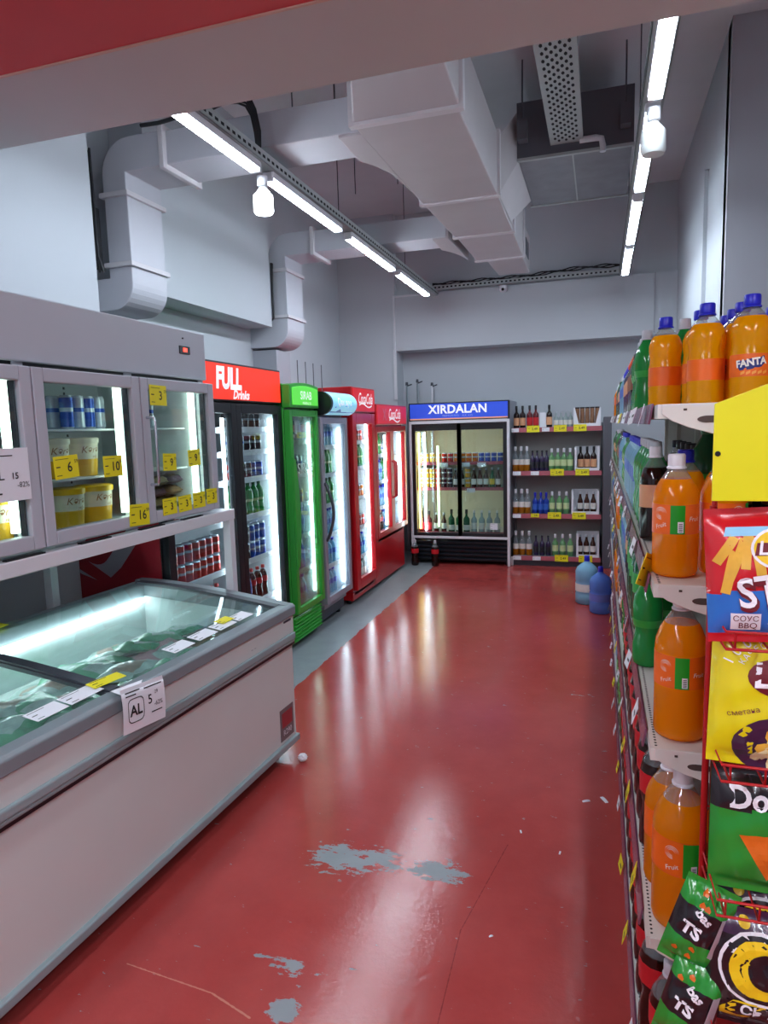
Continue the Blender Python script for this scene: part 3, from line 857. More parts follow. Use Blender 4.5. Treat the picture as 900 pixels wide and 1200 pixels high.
    # header
    if hdr:
        a, c = hdr
        o = hdr_out
        if hdr_shape == 'flat':
            h_ = MB().box(0, W, -o, d0 + 0.02, a, c).build('header', mframe, t, bevel=0.005)
            MB().box(0.018, W - 0.018, -o - 0.006, -o, a + 0.012, c - 0.014).build('sign_panel', mhdr, h_)
        elif hdr_shape == 'arch':
            top = [(W * q / 10, c - 0.045 + 0.05 * math.sin(math.pi * (0.2 + 0.6 * q / 10)) - 0.002) for q in range(11)]
            h_ = MB().prism([(0, a)] + top + [(W, a)], -o, d0 + 0.02, 'y').build('header', mframe, t, bevel=0.005)
            top = [(0.03 + (W - 0.06) * q / 10, c - 0.07 + 0.05 * math.sin(math.pi * (0.2 + 0.6 * q / 10))) for q in range(11)]
            MB().prism([(0.03, a + 0.02)] + top + [(W - 0.03, a + 0.02)], -o - 0.008, -o, 'y').build('sign_panel', mhdr, h_, bevel=0.003)
        elif hdr_shape == 'round':
            zc, rr = (a + c) / 2, (c - a) / 2
            pts = [(-o * math.cos(R(q)) * 1.0 + 0.0, zc + rr * math.sin(R(q))) for q in range(-90, 91, 15)]
            pts = pts + [(d0 + 0.02, c), (d0 + 0.02, a)]
            h_ = MB().prism([(y, z) for y, z in pts], 0.0, W, 'x').build('header', BLACK, t)
            pts2 = [(-(o + 0.006) * math.cos(R(q)), zc + (rr - 0.002) * math.sin(R(q))) for q in range(-78, 79, 12)]
            m = MB()
            def fn(u, v):
                q = R(-76 + 152 * v)
                return (0.02 + (W - 0.04) * u, -(o + 0.007) * math.cos(q), zc + (rr + 0.001) * math.sin(q))
            m.grid(fn, 10, 12)
            MB.build(m, 'sign_panel', mhdr, h_)
    return t, h_ if hdr else None

def fill_row(root, kind_list, x0, x1, step, y, z, desc, group, yj=0.0, start=1, stack=1):
    """stand things side by side on a shelf of a cooler; kind_list is cycled in runs"""
    M = Matrix.Translation(root.location) @ Euler(root.rotation_euler).to_matrix().to_4x4()
    x = x0; i = 0
    n = max(1, int((x1 - x0) / step) + 1)
    while i < n:
        k = kind_list[min(len(kind_list) - 1, i * len(kind_list) // n)]
        x = x0 + i * step
        p = M @ Vector((x, y + random.uniform(-0.006, 0.006), z + 0.0015))
        for s in range(stack):
            st = 'upper ' if s else ('lower ' if stack > 1 else '')
            if k.startswith('can_'):
                c = k[4:]
                can(c, p + Vector((0, 0, s * 0.1225)), f'{st}{c} can, {nth(i + start)} along {desc}', group, rz=random.uniform(0, 6))
            else:
                bottle(k, p, f'{KIND[k][-1]}, {nth(i + start)} along {desc}', group, rz=random.uniform(0, 6))
                break
        i += 1

# --- tall double-door cooler with a red lit sign
fx = -2.20
full, hd = cooler('double_door_cooler', 'black double-door drinks cooler with a lit red-orange sign on top', (fx, 3.05, 0), R(90), 1.435, 0.68, 2.08, (1.84, 2.08), (0.22, 1.83),
              [(0.0, 0.79), (0.79, 1.435)], BLACK, BLACK, SIGNRED, [0.46, 0.765, 1.07, 1.325, 1.51, 1.665], fw=0.062, led_sides=(1,), handle='none')
lettering('FULL', 0.175, hd, 0.705, 1.975, PRINTW, y=-0.008, bold=0.009, sx=0.8, shear=0.12, rot=0.0, name='sign_lettering')
lettering('Drinks', 0.075, hd, 0.85, 1.882, PRINTW, y=-0.008, bold=0.003, shear=0.3, name='sign_lettering')
MB().box(-0.004, 0.0, 0.055, 0.67, 0.25, 2.0).build('side_panel', mat('side_panel_red', '9a1826', 0.4), full)
m = MB()
def side_map(X, Z): return (-0.006, 0.385 - X * 1.0, Z)
text_into(m, 'FULL', 0.56, 0.02, 0.98, 0, bold=0.02, mapper=side_map, rot=R(-28), shear=0.2)
_k = [q for q, f in enumerate(m.f) if all(0.065 < m.v[i][1] < 0.66 for i in f)]
m.f = [m.f[q] for q in _k]; m.m = [m.m[q] for q in _k]; m.s = [m.s[q] for q in _k]
m.build('side_lettering', mat('side_print_pale', 'a8a4b0', 0.5), full)
sh = [0.222, 0.46, 0.765, 1.07, 1.325, 1.51]
rows = [(['cola_f'], 'lowest'), (['cola_f', 'can_red'], 'second'), (['can_dark', 'blue_f', 'can_silver'], 'third'), (['greens', 'greens'], 'fourth'), (['can_dark', 'cola_f', 'blue_f'], 'fifth'), (['can_dark', 'can_red', 'can_silver'], 'sixth')]
rows = [(['cola_f'], 0.225, 'lowest'), (['blue_f', 'cola_f'], 0.46, 'second'), (['can_dark', 'can_blue'], 0.765, 'third'), (['greens'], 1.07, 'fourth'), (['can_red', 'can_dark', 'can_blue'], 1.325, 'fifth'),
        (['can_silver', 'can_dark'], 1.51, 'sixth'), (['can_dark'], 1.665, 'top')]
for ks, z, nm in rows:
    ks2 = ['can_red', 'can_red', 'can_red'] if nm in ('fourth', 'third') else ks
    fill_row(full, ks2, 0.12, 0.71, 0.076, 0.13, z, f'left door, {nm} shelf of black cooler', 'drinks in the black cooler', stack=2 if nm == 'third' else 1)
    fill_row(full, ks, 0.885, 1.33, 0.076, 0.13, z, f'right door, {nm} shelf of black cooler', 'drinks in the black cooler', stack=2 if nm == 'third' else 1)

# --- green cooler
grn, hd = cooler('green_cooler', 'green single-door drinks cooler with a lit arched sign', (-2.14, 4.49, 0), R(90), 0.52, 0.66, 1.99, (1.815, 2.0), (0.27, 1.80), [(0.0, 0.52)],
             GREEN, GREEN, SIGNGREEN, [0.55, 0.82, 1.07, 1.33, 1.56], fw=0.048, pane=PANEG, hdr_shape='arch', hdr_out=0.01, handle='curve', led_sides=(1,))
lettering('SIRAB', 0.085, hd, 0.26, 1.905, PRINTW, y=-0.021, bold=0.001, name='sign_lettering', sx=0.95)
lettering('MINERAL SU', 0.028, hd, 0.27, 1.85, PRINTW, y=-0.021, name='sign_lettering')
lettering('SIRAB', 0.11, grn, 0.27, 1.36, mat('faint_white_print', 'c8d4cc', 0.5), y=0.014, name='door_lettering')
m = MB()
for k in range(7):
    z = 0.055 + k * 0.027
    m.prism([(0.05, z), (0.03, z + 0.004), (0.03, z + 0.014), (0.05, z + 0.02)], 0.01, 0.51, 'x')
m.build('vent_grille', mat('vent_green', '38b03e', 0.35), grn)
for ks, z, nm in ((['water_f'], 0.275, 'lowest'), (['water_f', 'blue_f'], 0.55, 'second'), (['water_f'], 0.82, 'third'), (['greens', 'can_gold'], 1.07, 'fourth'), (['can_red', 'can_silver'], 1.33, 'fifth'), (['vodka', 'water_f'], 1.56, 'top')):
    fill_row(grn, ks, 0.10, 0.43, 0.075, 0.14, z, f'{nm} shelf of green cooler', 'drinks in the green cooler')

# --- silver cooler with an icy blue header
slv, hd = cooler('silver_cooler', 'silver-framed drinks cooler with rounded ice-blue lit header', (-2.14, 5.06, 0), R(90), 0.60, 0.66, 1.96, (1.765, 1.955), (0.20, 1.75), [(0.0, 0.60)],
             SILVER, SILVER, SIGNICE, [0.47, 0.74, 1.0, 1.26, 1.5], fw=0.055, hdr_shape='round', hdr_out=0.10, base_mat=DGREY, base_in=0.03, handle='bow', led_sides=(1,))
def ice_map(X, Z):
    q = math.asin(max(-1, min(1, (Z - 1.86) / 0.096)))
    return (X, -0.110 * math.cos(q) - 0.001, Z)
lettering('Qax suyu', 0.085, hd, 0.28, 1.87, PRINTW, mapper=ice_map, shear=0.15, bold=0.002, name='sign_lettering')
m = MB()
def mt(pts):
    m.add([ice_map(*p) for p in pts], [tuple(range(len(pts)))])
for (a, c, hgt) in ((0.02, 0.16, 0.05), (0.12, 0.28, 0.03), (0.24, 0.40, 0.06), (0.36, 0.58, 0.09)):
    mt([(a, 1.785), (c, 1.785), ((a + c) / 2, 1.785 + hgt)])
m.build('mountain_print', mat('sign_mountain_blue', '2468a8', 0.4, emit=0.12), hd)
for ks, z, nm in ((['water_f'], 0.205, 'lowest'), (['water_f'], 0.47, 'second'), (['blue_f', 'water_f'], 0.74, 'third'), (['vodka', 'greens'], 1.0, 'fourth'), (['greens'], 1.26, 'fifth'), (['greens', 'water_f'], 1.5, 'top')):
    fill_row(slv, ks, 0.10, 0.50, 0.075, 0.14, z, f'{nm} shelf of silver cooler', 'drinks in the silver cooler')

def coke_script(parent, cx, cz, sz, y, nm='sign_lettering'):
    o = lettering('Coca', sz, parent, cx - sz * 0.78, cz, PRINTW, y=y, shear=0.35, bold=0.002, sx=0.72, name=nm)
    o = lettering('Cola', sz, parent, cx + sz * 0.72, cz, PRINTW, y=y, shear=0.35, bold=0.002, sx=0.72, name=nm)
    m = MB()
    a = [(cx - sz * 1.35 + sz * 2.6 * q / 12, cz - sz * 0.42 + sz * 0.12 * math.sin(q / 12 * 2 * math.pi)) for q in range(13)]
    for p, q in zip(a, a[1:]):
        wv = sz * 0.05
        m.add([(p[0], y, p[1] - wv), (q[0], y, q[1] - wv), (q[0], y, q[1] + wv), (p[0], y, p[1] + wv)], [(0, 1, 2, 3)])
    m.build('sign_swash', PRINTW, parent)

# --- taller red cooler
ck1, hd = cooler('red_cooler', 'tall red single-door cola cooler standing forward with glossy side', (-2.14, 5.80, 0), R(90), 0.65, 0.70, 2.03, (1.80, 2.03), (0.14, 1.79), [(0.0, 0.65)],
             RED, RED, SIGNCOLA, [0.40, 0.69, 0.98, 1.27, 1.52], fw=0.10, hdr_out=0.0, handle='none', led_sides=(1,))
coke_script(hd, 0.36, 1.925, 0.14, -0.009)
m = MB()
text_into(m, 'Coca-Cola', 0.30, 0.0, 1.0, 0, bold=0.008, mapper=lambda X, Z: (-0.003, 0.40 - X, Z), rot=R(90), shear=0.3)
m.build('side_lettering', mat('side_print_pink', 'c88890', 0.5), ck1)
for ks, z, nm in ((['water_f', 'vodka'], 0.145, 'lowest'), (['greens', 'water_f'], 0.40, 'second'), (['greens', 'can_red'], 0.69, 'third'), (['orange_f', 'can_orange'], 0.98, 'fourth'), (['orange_f', 'cola_f', 'greens'], 1.27, 'fifth'), (['can_silver', 'can_red'], 1.52, 'top')):
    fill_row(ck1, ks, 0.14, 0.52, 0.076, 0.14, z, f'{nm} shelf of tall red cooler', 'drinks in the tall red cooler')

# --- lower red double-door cooler
ck2, hd = cooler('red_cooler', 'lower red double-door cola cooler next to the back wall', (-2.14, 6.46, 0), R(90), 1.10, 0.68, 1.89, (1.68, 1.89), (0.52, 1.665), [(0.0, 0.55), (0.55, 1.10)],
             RED, RED, SIGNCOLA, [0.80, 1.08, 1.36], fw=0.06, hdr_out=0.01, handle='ribbed', led_sides=(0, 1))
coke_script(hd, 0.62, 1.79, 0.15, -0.019)
lettering('X', 0.16, hd, 0.25, 1.78, mat('sign_pink_print', 'e0707c', 0.5), y=-0.019, bold=0.006, name='sign_lettering')
for ks, z, nm in ((['cola_f', 'water_f'], 0.525, 'lowest'), (['water_f'], 0.80, 'second'), (['water_f', 'greens'], 1.08, 'third'), (['greens', 'can_silver'], 1.36, 'top')):
    fill_row(ck2, ks, 0.12, 0.98, 0.086, 0.16, z, f'{nm} shelf of lower red cooler', 'drinks in the lower red cooler')

# --- blue-signed beer cooler on the back wall
brc, hd = cooler('beer_cooler', 'wide blue-signed sliding-door beer cooler against the back wall', (-2.165, 7.8, 0), 0.0, 1.185, 0.72, 1.925, (1.715, 1.925), (0.34, 1.70), [(0.03, 0.62), (0.575, 1.155)],
             SILVER, BLACK, SIGNBLUE, [0.37, 0.905, 1.21], fw=0.045, handle='none', led_sides=(), led=FLEDW, base_mat=BLACK,
             liner=mat('warm_liner', 'efe9cf', 0.5))
lettering('XIRDALAN', 0.135, hd, 0.59, 1.84, PRINTW, y=-0.008, bold=0.004, sx=1.0, name='sign_lettering', spacing=1.05)
lettering('PREMIUM PIVO ·  ALK. 4,5%', 0.03, hd, 0.59, 1.768, mat('sign_pale_blue', '8ea0dc', 0.5, emit=0.2), y=-0.008, name='sign_lettering')
MB().box(0.018, 1.167, -0.009, -0.007, 1.728, 1.742).build('sign_stripe', mat('sign_orange_stripe', 'e8a078', 0.5, emit=0.2), hd)
m = MB().box(0, 0.03, -0.006, 0.05, 0.0, 1.71).box(1.155, 1.185, -0.006, 0.05, 0.0, 1.71).box(0.03, 1.155, -0.006, 0.04, 1.68, 1.715).box(0.03, 1.155, -0.006, 0.03, 0.315, 0.345)
m.build('edge_trim', WHITE, brc, bevel=0.003)
m = MB()
for k in range(5):
    z = 0.06 + k * 0.05
    m.prism([(0.045, z), (0.012, z + 0.006), (0.012, z + 0.014), (0.045, z + 0.034)], 0.035, 1.15, 'x')
m.build('vent_grille', mat('vent_black', '1d1f26', 0.25), brc)
MB().box(0.035, 1.15, 0.01, 0.05, 1.60, 1.68).build('door_track', BLACK, brc)
MB().box(0.09, 0.112, 0.056, 0.07, 0.42, 1.58).build('light_tube', FLEDW, brc)
MB().box(0.10, 1.09, 0.07, 0.09, 1.645, 1.66).build('added_fill_strip', mat('soft_cooler_fill', 'fff4d8', 0.5, emit=8.0, var=0), brc)  # white strip added at the top to brighten the cooler inside
for x, cc in ((0.17, FLED), (0.33, mat('pale_green_led', 'e4f8c8', 0.5, emit=4.0, var=0))):
    MB().box(x - 0.011, x + 0.011, 0.056, 0.07, 0.45 if cc is not FLED else 0.40, 1.58 if cc is FLED else 1.42).build('light_tube', cc, brc)
G = 'drinks in the blue-signed cooler'
fill_row(brc, ['can_gold', 'can_gold', 'can_red', 'can_orange', 'can_orange', 'can_blue', 'can_blue'], 0.10, 1.10, 0.074, 0.13, 1.21, 'top shelf of blue-signed cooler', G, stack=1)
fill_row(brc, ['can_gold', 'can_gold', 'can_red', 'can_dark', 'beer', 'beer', 'can_gold', 'beer', 'beer', 'beerg', 'beer'], 0.10, 1.10, 0.072, 0.13, 0.905, 'middle shelf of blue-signed cooler', G, stack=2)
fill_row(brc, ['darkred', 'beer', 'beer', 'champ', 'champ', 'vodka', 'vodka', 'vodka', 'vodka'], 0.10, 1.10, 0.092, 0.13, 0.37, 'bottom shelf of blue-signed cooler', G)
for i, (x, z, ht) in enumerate(((0.40, 1.19, 0.03), (0.66, 1.19, 0.03), (0.85, 1.19, 0.035), (0.72, 0.885, 0.035))):
    card((-2.165 + x, 7.8 + 0.078, z), (0, 0, 0), 0.10, 0.05, '', f'white price slip, {nth(i + 1)} on the shelf rails inside blue-signed cooler', PAPER, 'white price slips')
card((-2.165 + 1.0, 7.798, 0.47), (0, 0, R(0)), 0.085, 0.075, '', 'white note stuck low on the sliding door of blue-signed cooler', PAPER, None, name='paper_note')
bottle('cola', (-2.10, 7.70, 0), 'cola bottle standing on the floor at the left foot of the blue-signed cooler', 'cola bottles on the floor', True, R(10))
bottle('cola', (-1.85, 7.69, 0), 'cola bottle on the floor, the right one of two before the black grille', 'cola bottles on the floor', True, R(-20))

# thin rods standing on the tall coolers
for i, y in enumerate((5.12, 5.28, 5.44, 5.62)):
    o = MB().cyl((0, 0, 0), (0, 0, 0.26), 0.004, n=6).box(-0.015, 0.015, -0.015, 0.015, 0, 0.006).build('thin_rod', DARKMETAL, loc=(-2.35, y, 1.956))
    tag(o, f'thin dark upright rod on top of the silver cooler, {nth(i + 1)} from the green cooler', 'rod', 'rods on the silver cooler')

# ================================================================ WALL RACK BESIDE THE BEER COOLER
rk = thing('bottle_rack', 'grey four-shelf spirits rack right of the blue-signed cooler', 'shelf rack', (-0.965, 7.88, 0))
RW = 0.99
MB().box(0, RW, 0.37, 0.39, 0.03, 1.62).build('back_panel', BACKP, rk)
MB().box(0, RW, 0.03, 0.37, 0.0, 0.06).build('base', DGREY, rk)
for x in (0.0, RW):
    MB().box(x - 0.012, x + 0.012, 0.33, 0.37, 0, 1.64).build('upright', MGREY, rk)
MB().box(RW + 0.015, RW + 0.10, 0.0, 0.39, 0, 1.70).build('side_panel', DARKMETAL, rk, bevel=0.004)
MB().box(-0.015, 0.01, 0.0, 0.03, 0.0, 0.10).build('foot', WHITE, rk)
SHZ = [0.115, 0.61, 1.105, 1.60]
for z in SHZ:
    s_ = MB().box(0.012, RW - 0.002, 0.01, 0.37, z - 0.022, z, 0).build('shelf', [MGREY], rk)
    MB().prism([(-0.002, z - 0.048), (0.008, z - 0.048), (0.008, z + 0.004), (0.004, z + 0.004)], 0.012, RW - 0.002, 'x').build('price_rail', PINKRAIL, s_)
def rackrow(z, items, nm):
    cnt = 0
    for px, kind in items:
        cnt += 1
        x = (px - 600) / 106.5 * 1.0 * 0.993 - 0.965
        bottle(kind, (x, 7.88 + 0.08, z + 0.001), f'{KIND[kind][-1]}, {nth(cnt)} from the left on the {nm} rack shelf', 'bottles on the spirits rack', rz=random.uniform(0, 6), sc=0.98)
rackrow(1.60, [(605, 'darkglass'), (612.5, 'darkglass'), (621, 'darkred'), (628.5, 'darkred'), (644.5, 'darkglass'), (652.5, 'smallclear'), (658.3, 'smallclear'), (664, 'smallclear'), (669.5, 'smallclear')], 'top')
rackrow(1.105, [(603.5, 'whitecap'), (610.5, 'whitecap'), (617.5, 'whitecap'), (624.5, 'darkslim'), (630, 'darkslim'), (636, 'darkslim'), (641.5, 'darkslim'), (647.5, 'palegreen'), (654.8, 'palegreen'), (662, 'palegreen'), (669.3, 'palegreen')], 'third')
rackrow(0.61, [(603.5, 'whitecap'), (611, 'whitecap'), (618, 'whitecap'), (627.5, 'blueglass'), (634.5, 'blueglass'), (641, 'blueglass'), (648, 'palegreen'), (656.8, 'palegreen'), (665, 'palegreen')], 'second')
rackrow(0.115, [(603.5, 'whitecap'), (611.5, 'whitecap'), (620, 'whitecap'), (628.5, 'darkslim'), (636, 'darkslim'), (643.5, 'darkslim'), (652, 'palegreen'), (661, 'palegreen'), (670, 'palegreen')], 'lowest')
o = MB().box(-0.035, 0.035, 0, 0.06, 0, 0.17).build('white_box', PAPER, loc=(-0.62, 7.95, 1.601)); tag(o, 'plain white box between the dark bottles on the top rack shelf', 'box')
# display cartons
def carton(x0, x1, z, hgt, label, topv):
    wd = x1 - x0
    t = thing('display_carton', label, 'carton', (x0, 7.895, z + 0.001), group='white cartons on the spirits rack')
    m = MB().box(0, 0.008, 0, 0.24, 0, hgt).box(wd - 0.008, wd, 0, 0.24, 0, hgt).box(0, wd, 0.232, 0.24, 0, hgt).box(0, wd, 0, 0.24, 0, 0.008)
    if topv:
        m.prism([(0, 0), (wd, 0), (wd, hgt), (wd - 0.012, hgt), (wd - 0.055, 0.035), (0.055, 0.035), (0.012, hgt), (0, hgt)], -0.006, 0.0, 'y')
    else:
        m.box(0, wd, -0.006, 0, 0, 0.035).box(0, 0.022, -0.006, 0, 0.035, hgt).box(wd - 0.022, wd, -0.006, 0, 0.035, hgt)
    m.build('tray', PAPER, t)
    return t
cx = lambda px: (px - 600) / 106.5 * 0.993 - 0.965
carton(cx(673.5), cx(704.5), 1.60, 0.21, 'white carton of brown-sleeved bottles on the top rack shelf', True)
carton(cx(675), cx(703.5), 1.105, 0.27, 'white carton holding dark bottles on the third rack shelf', False)
carton(cx(671.5), cx(703.5), 0.61, 0.27, 'white carton of dark bottles on the second rack shelf', False)
carton(cx(677.5), cx(704), 0.115, 0.27, 'white carton of dark bottles on the lowest rack shelf', False)
for i in range(5):
    o = MB().cyl((0, 0, 0), (0, 0, 0.19), 0.024, n=12, m=0).cyl((0, 0, 0.19), (0, 0, 0.205), 0.026, n=12, m=1).build('sleeved_bottle', [CARTONB, CAPS['black']], loc=(cx(677.5 + 5.7 * i), 7.97, 1.611))
    tag(o, f'brown sleeved bottle, {nth(i + 1)} from the left in the top white carton', 'bottle', 'bottles in the white cartons')
for z, nm, k in ((1.105, 'third-shelf', 'darkglass'), (0.61, 'second-shelf', 'darkslim'), (0.115, 'lowest', 'darkslim')):
    for i in range(3):
        bottle('beer' if k == 'darkslim' else k, (cx(681.5 + 7.7 * i), 7.97, z + 0.011), f'dark bottle, {nth(i + 1)} from the left in the {nm} white carton', 'bottles in the white cartons', rz=random.uniform(0, 6))
tags_ = {1.60: [(602.5, 0, 9), (624, 1, 15), (639, 0, 9), (656, 1, 15), (679, 1, 15)], 1.105: [(604, 0, 10), (626, 0, 10), (652.5, 1, 16), (682, 1, 16)],
         0.61: [(604, 0, 10), (626, 1, 10), (649.5, 1, 16), (678.5, 1, 16)], 0.115: [(604, 0, 10), (628, 0, 10), (658, 1, 16), (686.5, 1, 16)]}
nmz = {1.60: 'top', 1.105: 'third', 0.61: 'second', 0.115: 'lowest'}
for z, L_ in tags_.items():
    for i, (px, yel, wpx) in enumerate(L_):
        card((cx(px + 2), 7.872, z - 0.022 + (0.01 if yel else 0)), (R(-4), 0, 0), wpx * 0.0093, 0.075 if (yel and wpx > 12) else 0.045, '2.49' if yel else '', f'{"yellow" if yel else "white"} price card, {nth(i + 1)} from the left on the {nmz[z]} rack shelf', YELLOW if yel else PAPER, 'price cards on the spirits rack', big=0.5)

# water jugs on the floor
jb = bottle('jugclear', (0.02, 6.02, 0), 'big blue-tinted water jug on the floor, nearer of two by the gondola end', 'water jugs on the floor', True, R(30), 'water jug', 0.92)
for c in jb.children:
    if c.name.startswith('body'): c.data = c.data.copy(); c.data.materials[0] = mat('jug_blue', '6c98ea', 0.12, translucent=0.4, var=0.2, scale=20)
    if c.name.startswith('wrapper'): c.data = c.data.copy(); c.data.materials[0] = mat('jug_blue_label', '6878c8', 0.3)
bottle('jugclear', (-0.10, 6.32, 0), 'clear water jug with white label and blue cap behind the blue-tinted jug', 'water jugs on the floor', True, R(0), 'water jug', 1.0)

# ================================================================ CHEST FREEZER WITH SLOPING GLASS LIDS
FW_, FD = 2.40, 0.93
FZ = R(87.0)
fo = Vector((-1.46, 3.0, 0)) - Vector((math.cos(FZ), math.sin(FZ), 0)) * FW_
fr = thing('chest_freezer', 'long white chest freezer with sloping glass lids and grey bumper strips', 'freezer', fo, FZ)
m = MB().box(0.0, FW_, 0.012, FD, 0.10, 0.585).box(0.0, FW_, 0.0, 0.02, 0.64, 0.735).box(0.0, FW_, FD - 0.02, FD, 0.585, 0.80)
m.box(0, 0.03, 0.02, FD - 0.02, 0.585, 0.735).box(FW_ - 0.03, FW_, 0.02, FD - 0.02, 0.585, 0.735)
m.build('body', mat('freezer_white', 'ccd2d0', 0.4, var=0.03), fr, bevel=0.006)
MB().box(0.002, FW_ - 0.002, -0.006, 0.03, 0.595, 0.612).box(0.002, FW_ - 0.002, -0.012, 0.03, 0.612, 0.645).build('bumper', AQUA, fr, bevel=0.006)
MB().box(0.002, FW_ - 0.002, -0.002, 0.015, 0.583, 0.596).build('shadow_gap', BLACK, fr)
MB().box(-0.002, FW_ + 0.002, -0.008, 0.03, 0.075, 0.108).build('kick_trim', AQUA, fr, bevel=0.005)
MB().box(0.03, FW_ - 0.03, 0.03, FD - 0.02, 0.055, 0.10).build('base', BLACK, fr)
for x in (0.15, FW_ - 0.12):
    for y in (0.1, FD - 0.1):
        wv = MB().cyl((x - 0.012, y, 0.027), (x + 0.012, y, 0.027), 0.027, n=14).box(x - 0.018, x + 0.018, y - 0.018, y + 0.018, 0.03, 0.06)
        wv.build('caster', WHITE, fr)
# liner
m = MB()
x0, x1, y0, y1, zb = 0.06, FW_ - 0.06, 0.06, FD - 0.06, 0.30
m.add([(x0, y0, zb), (x1, y0, zb), (x1, y1, zb), (x0, y1, zb), (x0, y0, .735), (x1, y0, .735), (x1, y1, .79), (x0, y1, .79)],
      [(0, 1, 2, 3), (0, 4, 5, 1), (1, 5, 6, 2), (2, 6, 7, 3), (3, 7, 4, 0)])
m.build('liner', mat('freezer_liner', 'dfe8e8', 0.5), fr)
def lidz(y):        # lid height across the depth
    u = y / FD
    return 0.775 + 0.085 * math.sin(u * math.pi / 2 * 0.98)
# rim: front rail, back rail, curved ends
m = MB()
m.prism([(-0.012, 0.735), (-0.012, 0.778), (0.0, 0.79), (0.055, 0.79), (0.06, 0.775), (0.06, 0.735)], -0.004, FW_ + 0.004, 'x')
m.prism([(FD + 0.005, 0.78), (FD + 0.005, 0.862), (FD - 0.05, 0.865), (FD - 0.06, 0.85), (FD - 0.06, 0.78)], -0.004, FW_ + 0.004, 'x')
for xa, xb in ((-0.004, 0.055), (FW_ - 0.055, FW_ + 0.004)):
    n = 14
    up = [(0.0 + FD * i / n, lidz(FD * i / n) + 0.014) for i in range(n + 1)]
    m.prism([(0, 0.735)] + up + [(FD, 0.735)], xa, xb, 'x')
m.build('rim', MGREY, fr, bevel=0.004)
def pane(xa, xb, dz, name='glass_lid'):
    m = MB()
    m.grid(lambda u, v: (xa + (xb - xa) * u, 0.045 + (FD - 0.09) * v, lidz(0.045 + (FD - 0.09) * v) + dz), 2, 14)
    m.grid(lambda u, v: (xa + (xb - xa) * u, 0.045 + (FD - 0.09) * v, lidz(0.045 + (FD - 0.09) * v) + dz - 0.005), 2, 14)
    g = m.build(name, PANEF, fr)
    n = 12
    for xe in (xa, xb - 0.045):
        f = MB()
        f.grid(lambda u, v: (xe + 0.045 * u, 0.045 + (FD - 0.09) * v, lidz(0.045 + (FD - 0.09) * v) + dz + 0.006), 1, n)
        f.grid(lambda u, v: (xe + 0.045 * (1 - u), 0.045 + (FD - 0.09) * v, lidz(0.045 + (FD - 0.09) * v) + dz - 0.010), 1, n)
        for k in (0, 0.045):
            f.grid(lambda u, v: (xe + k, 0.045 + (FD - 0.09) * v, lidz(0.045 + (FD - 0.09) * v) + dz - 0.010 + 0.016 * u), 1, n)
        f.build('lid_frame', DGREY, g)
pane(0.055, 1.23, 0.0)
pane(1.19, FW_ - 0.055, 0.008)
MB().box(0.08, FW_ - 0.08, FD - 0.085, FD - 0.07, 0.765, 0.78).build('light_tube', mat('freezer_fill_glow', 'f0faff', 0.5, emit=22.0, var=0), fr)  # glowing strip added along the back to brighten the freezer inside
MB().box(0.06, FW_ - 0.06, 0.066, 0.072, 0.60, 0.765).build('inner_label_rail', mat('pink_label_rail', 'c89090', 0.4), fr)
MB().box(FW_ - 0.30, FW_ - 0.06, 0.012, 0.0122, 0.1, 0.11).build('seam_line', AQUA, fr)
st = MB().box(FW_ - 0.16, FW_ - 0.03, 0.009, 0.012, 0.125, 0.285).build('rating_sticker', mat('sticker_grey', '6c6468', 0.4), fr)
MB().box(FW_ - 0.145, FW_ - 0.045, 0.0075, 0.009, 0.19, 0.265).build('sticker_patch', mat('sticker_red', '96343c', 0.4), st)
lettering('R290', 0.04, st, FW_ - 0.095, 0.16, PAPER, y=0.008)
lettering('~ ~', 0.03, fr, FW_ - 0.38, 0.675, INKG, y=-0.001, name='scribble')
MB().box(FW_ - 0.10, FW_ - 0.03, -0.0015, 0.0, 0.712, 0.722).build('badge', DGREY, fr)

FM = Matrix.Translation(fo) @ Matrix.Rotation(FZ, 4, 'Z')
def fp(x, y, z): return FM @ Vector((x, y, z))
# frozen packets
def pillow(W, H, T, nu=12, nv=12, crimp=0.06):
    def depth(u, v):
        a = max(0.0, 1 - abs(2 * u - 1) ** 2.6) ** 0.6
        vv = (v - crimp) / (1 - 2 * crimp)
        b_ = 0 if vv <= 0 or vv >= 1 else max(0.0, 1 - abs(2 * vv - 1) ** 3.2) ** 0.6
        return 0.5 * T * a * b_ + 0.0012
    return depth
PK = {}
def packet_mesh(key, m1, m2, W, H, T, seed):
    if key in PK: return PK[key]
    d = pillow(W, H, T)
    rnd = random.Random(seed)
    ph = [rnd.uniform(0, 6) for _ in range(4)]
    def dd(u, v): return d(u, v) * (1 + 0.16 * math.sin(9 * u + ph[0]) * math.sin(8 * v + ph[1])) + 0.007 * math.sin(22 * u + ph[2]) * math.sin(17 * v + ph[3]) * (d(u, v) / T)
    m = MB()
    nu = nv = 14
    m.grid(lambda u, v: ((u - .5) * W, (v - .5) * H, dd(u, v)), nu, nv)
    for q in range(len(m.f)):
        j, i = divmod(q, nu)
        u, v = (i + .5) / nu, (j + .5) / nv
        m.m[q] = 1 if 0.18 < u < 0.82 and 0.2 < v < 0.62 else 0
    m.grid(lambda u, v: ((.5 - u) * W, (v - .5) * H, -d(1 - u, v) * 0.6), nu, nv)
    PK[key] = m.mesh('frozen_packet', [m1, m2])
    return PK[key]
PG = mat('packet_green_film', '62b48a', 0.25, var=0.75, scale=26); PD = mat('packet_dark_green', '2c5a44', 0.3, var=0.3, scale=25)
PW = mat('packet_clear_film', 'c4d6d0', 0.2, var=0.45, scale=34); PP = mat('packet_meat_brown', 'a88878', 0.5, var=0.6, scale=50)
